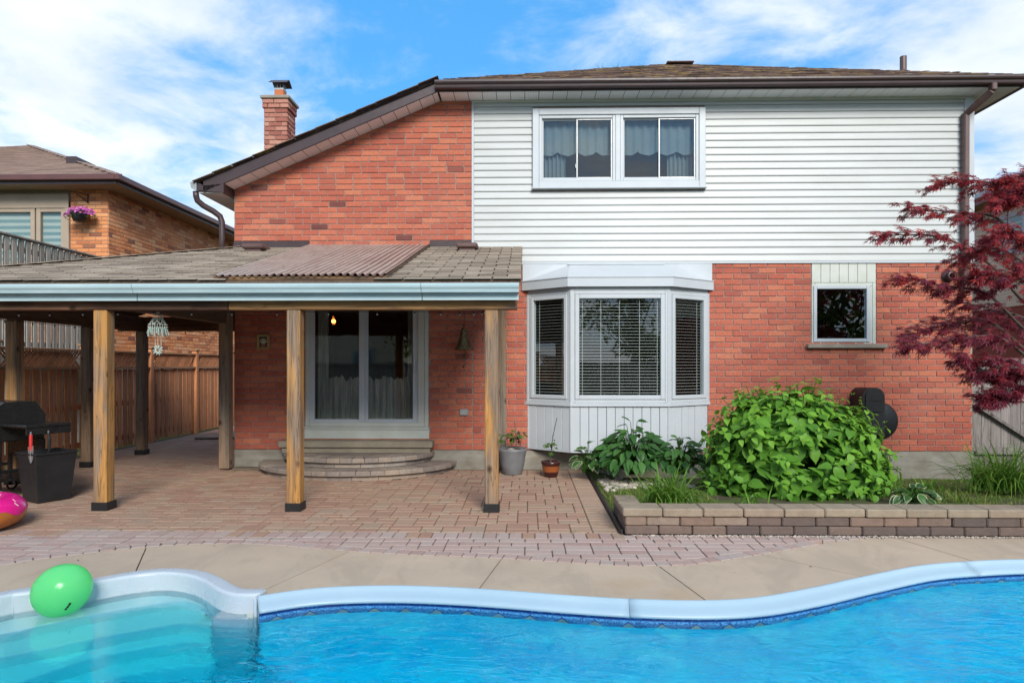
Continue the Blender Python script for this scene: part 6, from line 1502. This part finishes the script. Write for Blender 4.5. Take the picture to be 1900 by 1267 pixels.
# ------------------------------------------------------------------ barbecue corner
def grill():
    o = V((-6.18, -2.05, 0)); root = thing('barbecue_grill', 'black gas barbecue with a hood and side shelf at the left edge', 'barbecue', o); T = MX.Translation(o) @ MX.Rotation(R(-24), 4, 'Z'); K = MT['black_enamel']
    def bx(n, *a, mt=K, c=.008): return MB().box(*a, M=T, c=c).build(n, mt, root)
    prof = [(-.27, .86), (.25, .86), (.25, .95), (.14, 1.11), (-.18, 1.11), (-.27, 1.05)]
    m = MB(); n = len(prof); vs = [T @ V((x, y, z)) for x in (-.36, .36) for y, z in prof]; m.add(vs, [tuple(range(n)), tuple(range(n, 2 * n))[::-1]] + [(k, n + k, n + (k + 1) % n, (k + 1) % n) for k in range(n)]); m.build('hood', K, root)
    MB().tube([T @ V((-.25, -.30, .98)), T @ V((.25, -.30, .98))], .014, 8).build('hood_handle', MT['steel'], root)
    bx('firebox', -.36, .36, -.26, .24, .66, .858); bx('control_panel', -.38, .38, -.32, -.262, .74, .85); bx('badge', .20, .36, -.326, -.321, .80, .835, mt=MT['steel'], c=.001)
    for x in (-.2, 0, .2): MB().lathe([(.001, .03), (.022, .03), (.026, 0)], (0, 0, 0), 12, M=T @ MX.Translation((x, -.322, .78)) @ MX.Rotation(pi / 2, 4, 'X')).build('knob', K, root)
    bx('side_shelf', .37, .88, -.24, .24, .835, .87); bx('shelf_lip', .862, .885, -.235, .235, .76, .834, c=.004); bx('side_shelf', -.88, -.37, -.24, .24, .835, .87)
    for x in (-.34, .34):
        for y in (-.23, .23): bx('leg', x - .022, x + .022, y - .022, y + .022, .05, .66)
    bx('lower_shelf', -.34, .34, -.22, .22, .20, .225); 
    for y in (-.23, .23): bx('brace', -.32, .32, y - .012, y + .012, .42, .46)
    for x in (-.34, .34): bx('side_brace', x - .012, x + .012, -.2, .2, .30, .34)
    bx('back_panel', -.32, .32, .20, .215, .46, .66)
    for x in (-.34, .34): MB().lathe([(.05, -.02), (.06, -.015), (.06, .015), (.05, .02)], (0, 0, 0), 16, M=T @ MX.Translation((x + .04, .23, .06)) @ MX.Rotation(pi / 2, 4, 'Y')).build('wheel', MT['black'], root)
    # utensils on the shelf edge
    h = T @ V((.90, -.20, .80)); r2 = thing('spatula', 'steel spatula with a red grip hanging from the grill shelf', 'spatula', h - V((0, 0, .5)))
    q = V((.5, .1, 0))
    MB().tube([h, h - V((0, 0, .03))], .009, 6).build('hook', MT['steel'], r2); MB().tube([h - V((0, 0, .03)), h - V((0, 0, .20))], .017, 8).build('grip', MT['red'], r2); MB().tube([h - V((0, 0, .20)), h - V((0, 0, .34))], .008, 6).build('shaft', MT['steel'], r2)
    z0 = h - V((0, 0, .34)); vs = [(-.014, 0), (.014, 0), (.044, -.05), (.05, -.19), (-.06, -.17), (-.042, -.05)]; d = V((.90, -.43, 0)).normalized()
    MB().prism([(a, b) for a, b in vs][::-1], -.001, .002, frame(z0, d, V((.43, .9, .0)))).build('blade', MT['steel'], r2)
    m = MB()
    for k in (-.015, .0, .015): m.box(k - .002, k + .002, -.12, -.08, -.0035, .0045, frame(z0, d, V((.43, .9, .0))))
    m.build('slots', MT['black'], r2)
    h = T @ V((.90, -.02, .80)); r2 = thing('grill_tongs', 'black barbecue tool hanging beside the red-gripped spatula', 'tongs', h - V((0, 0, .4))); MB().tube([h, h - V((0, 0, .03))], .008, 6).build('hook', MT['steel'], r2); MB().tube([h - V((0, 0, .03)), h + V((.015, 0, -.1)), h + V((.012, 0, -.22)), h + V((-.03, 0, -.33))], [.014, .018, .012, .006], 7).build('handle', MT['black'], r2)
    # waste bin
    c = gnd(66, 933) + V((0, .17, 0)); r2 = thing('waste_bin', 'tall black plastic waste bin beside the barbecue', 'waste bin', c); M = MX.Translation(c) @ MX.Rotation(R(-28), 4, 'Z'); w0, w1, H = .165, .215, .56
    def ringv(w, z): return [(-w, -w, z), (w, -w, z), (w, w, z), (-w, w, z)]
    vs = ringv(w0, 0) + ringv(w1, H) + ringv(w1 - .014, H) + ringv(w0 - .01, .02); m = MB().add(vs, [(3, 2, 1, 0)] + [(k, (k + 1) % 4, 4 + (k + 1) % 4, 4 + k) for k in range(4)] + [(4 + k, 4 + (k + 1) % 4, 8 + (k + 1) % 4, 8 + k) for k in range(4)] + [(8 + k, 8 + (k + 1) % 4, 12 + (k + 1) % 4, 12 + k) for k in range(4)] + [(12, 13, 14, 15)], M); ob = m.build('body', MT['black'], r2); bm = ob.modifiers.new('bevel', 'BEVEL'); bm.width = .02; bm.segments = 3; bm.limit_method = 'ANGLE'
    m = MB()
    for k in range(4): a = ringv(w1 + .004, H - .012); m.bar(M @ V(a[k]), M @ V(a[(k + 1) % 4]), .014, .024, c=.004)
    m.build('rim', MT['black'], r2)
grill()
def float_ring():
    c = V((-5.24, -3.70, .15)); root = thing('swim_ring', 'inflatable doughnut swim ring with pink icing and sprinkles', 'swim ring', (c.x, c.y, 0)); Rr, r = .345, .15; n, m = 96, 40
    def wav(a): return .12 + .16 * sin(a * 7) + .10 * sin(a * 11 + 1)
    def torus(rr, lo, hi, name, mt, wavy):
        vs = []; fs = []; k = 28
        for i in range(n):
            a = 2 * pi * i / n; b0 = lo - (wav(a) if wavy else 0); b1 = hi + (wav(a + 2) * .5 if wavy else 0)
            for j in range(k + 1):
                b = b0 + (b1 - b0) * j / k; q = Rr + rr * cos(b) * 1.0; pk = 1 + .008 * cos(a * 40); vs.append((c.x + q * cos(a), c.y + q * sin(a), c.z + rr * .92 * sin(b) * pk))
        for i in range(n):
            for j in range(k): p0 = i * (k + 1) + j; p1 = ((i + 1) % n) * (k + 1) + j; fs.append((p0, p1, p1 + 1, p0 + 1))
        return MB().add(vs, fs).build(name, mt, root, True)
    torus(r, -pi - .6, pi - .6, 'tube', surf('caramel_vinyl', (.50, .16, .035), (.42, .13, .03), .22, 4, .06, 30), False); ic = torus(r + .003, .18, pi - .05, 'icing', surf('pink_vinyl', (.85, .02, .28), (.78, .015, .24), .22, 4, .06, 30), True)
    rg = random.Random(3); w = [surf('sprinkle_white', (.85, .75, .70), (.80, .70, .65), .3, 5, 0), surf('sprinkle_peach', (.85, .35, .15), (.80, .30, .12), .3, 5, 0), surf('sprinkle_pink', (.85, .45, .6), (.8, .4, .55), .3, 5, 0)]
    for i in range(44):
        a = rg.uniform(0, 2 * pi); b = rg.uniform(.45, pi - .4); q = Rr + (r + .004) * cos(b); p = V((c.x + q * cos(a), c.y + q * sin(a), c.z + (r + .004) * .92 * sin(b))); nr = V((cos(a) * cos(b), sin(a) * cos(b), sin(b))); t1 = V((-sin(a), cos(a), 0)); t2 = nr.cross(t1); th = rg.uniform(0, pi); d = t1 * cos(th) + t2 * sin(th)
        MB().box(-.022, .022, -.006, .006, -.001, .002, frame(p, d, nr), c=.0012).build('sprinkle', w[i % 3], root)
    MB().tube([c + V((Rr * 1.0, -.14, .05)), c + V((Rr, -.165, .055))], .012, 8).build('valve', w[0], root)
float_ring()
def balloon():
    c = gnd(104, 1142, ZW) ; c.z = ZW; r = .178; root = thing('balloon', 'bright green balloon floating at the pool steps', 'balloon', c); t = NT('green_balloon')
    p = t.n('BsdfPrincipled', {'Base Color': (.20, .84, .30, 1), 'Roughness': .22, 'Specular IOR Level': .5, 'Coat Weight': .3}); tl = t.n('BsdfTranslucent', {'Color': (.35, .97, .48, 1)}); mx = t.n('MixShader', {0: .5}); t.t.links.new(p.outputs[0], mx.inputs[1]); t.t.links.new(tl.outputs[0], mx.inputs[2]); t.t.links.new(mx.outputs[0], t.out.inputs[0])
    M = MX.Translation(c + V((0, .06, r * .90 - .012))) @ MX.Rotation(R(58), 4, 'Y') @ MX.Diagonal(V((.93, .95, 1.0, 1))); m = MB(); prof = [(max(1e-3, r * sin(pi * i / 28) * (1 + .05 * cos(pi * i / 28))), -r * cos(pi * i / 28)) for i in range(29)]; m.lathe(prof, n=48, M=M); m.build('skin', t.m, root, True)
    mk = MB(); cen = M @ V()
    for i in range(9):
        if i in (3, 6): continue
        a = .42 + i * .045; w0 = V((cos(-.55 - a * .25) * cos(-a * .9), -.62, -sin(a * .9) * .8)).normalized(); L_ = M.inverted().to_3x3() @ w0; w = cen + w0 * (r * 1.0 / max(1e-6, L_.length)) * 1.002
        mk.box(-.003, .003, -.005, .005, -.003, .003, frame(w, V((.5, .1, .8)), w0))
    mk.build('print', MT['black'], root)
balloon()
def planks():
    p = gnd(392, 815); m = MB(); m.bar(p + V((-.32, 0, .02)), p + V((.45, .04, .02)), .14, .04, c=.004); o = tag(m.build('plank', MT['plank']), 'dark plank lying on the side path by the house corner', 'plank', 'loose planks'); p = V((-4.05, -.22, .022)); m = MB(); m.bar(p + V((-.22, .02, 0)), p + V((.25, 0, 0)), .12, .042, c=.004); tag(m.build('plank', MT['plank']), 'short board against the foundation left of the steps', 'plank', 'loose planks')
planks()
# ------------------------------------------------------------------ the far side of the yard, which the windows mirror
def mirrored():
    root = thing('back_fence', 'plain board fence across the back of the yard, mirrored in the windows', 'fence', (0, -16, 0)); P = Pieces('board', MT['greywood'], 120); x = -11
    while x < 11: P.cbox(.17, .02, 1.75, .003, MX.Translation((x, -16, .78))); x += .19
    P.flush(root); MB().box(-11, 11, -15.98, -15.94, 1.5, 1.6).build('rail', MT['greywood'], root); MB().box(-11, 11, -15.98, -15.94, .2, .3).build('rail', MT['greywood'], root)
    rg = random.Random(77); g = leaf_geo(1, .6, .1, .3, ((0, 0), (.3, 1.0), (.7, .7), (1, 0)))
    def tree(x, y, h, w, label, seed):
        rg = random.Random(seed); rt = thing('garden_tree', label, 'tree', (x, y, 0), 'trees behind the photographer'); br = MB(); br.tube([(x, y, -.1), (x + .1, y, h * .35), (x, y + .1, h * .7)], [.16, .12, .05], 8); b = MB()
        for k in range(26):
            an = rg.uniform(0, 6.3); el = rg.uniform(.3, 1.0); rr = w * sqrt(rg.random()) * (1.1 - .5 * el); q = V((x + rr * cos(an), y + rr * sin(an), h * el)); br.tube([(x, y, h * .3), q], [.05, .015], 5)
            for i in range(110):
                d = V((rg.gauss(0, 1), rg.gauss(0, 1), rg.gauss(0, .7))) * w * .2; b.add(*g, lmat(q + d, V((rg.uniform(-1, 1), rg.uniform(-1, 1), rg.uniform(-1, .3))), (rg.uniform(-1, 1), -.5, 1), rg.uniform(.16, .26)), rg.random())
        b.build('crown', MT['treeleaf'], rt, False); br.build('trunk', MT['bark'], rt)
    tree(-.6, -18.5, 7.5, 2.4, 'tall leafy tree mirrored in the middle of the bay window', 1); tree(4.6, -19, 6.5, 2.2, 'rounder leafy tree mirrored right of the bay window', 2); tree(-5.2, -20, 8, 2.6, 'broad leafy tree mirrored in the patio door', 3); tree(9.8, -12.2, 6.8, 2.5, 'unseen leafy tree added to darken the reflection in the small right-hand window', 4)  # last tree is added to screen the bright sky reflected in the small window
    rt = thing('rear_house', 'pale house beyond the back fence, mirrored in the patio door', 'house', (-12, -26, 0)); MB().box(-16, -6.5, -30, -24, -.2, 4.4).build('wall', MT['cream'], rt); z = 4.4
    MB().add([(-16.5, -23.6, z), (-6, -23.6, z), (-6, -30.4, z), (-16.5, -30.4, z), (-14, -27, z + 1.9), (-8.5, -27, z + 1.9)], [(1, 0, 4, 5), (2, 1, 5), (3, 2, 5, 4), (0, 3, 4)]).build('roof', MT['shingle_n'], rt)
    for x in (-14.5, -11.5, -8.5): w = MB().box(x - .6, x + .6, -23.99, -23.9, 1.2, 2.4, c=.01).build('window', MT['vinyl'], rt); MB().box(x - .5, x + .5, -23.899, -23.895, 1.3, 2.3).build('pane', MT['band'], w)
mirrored()
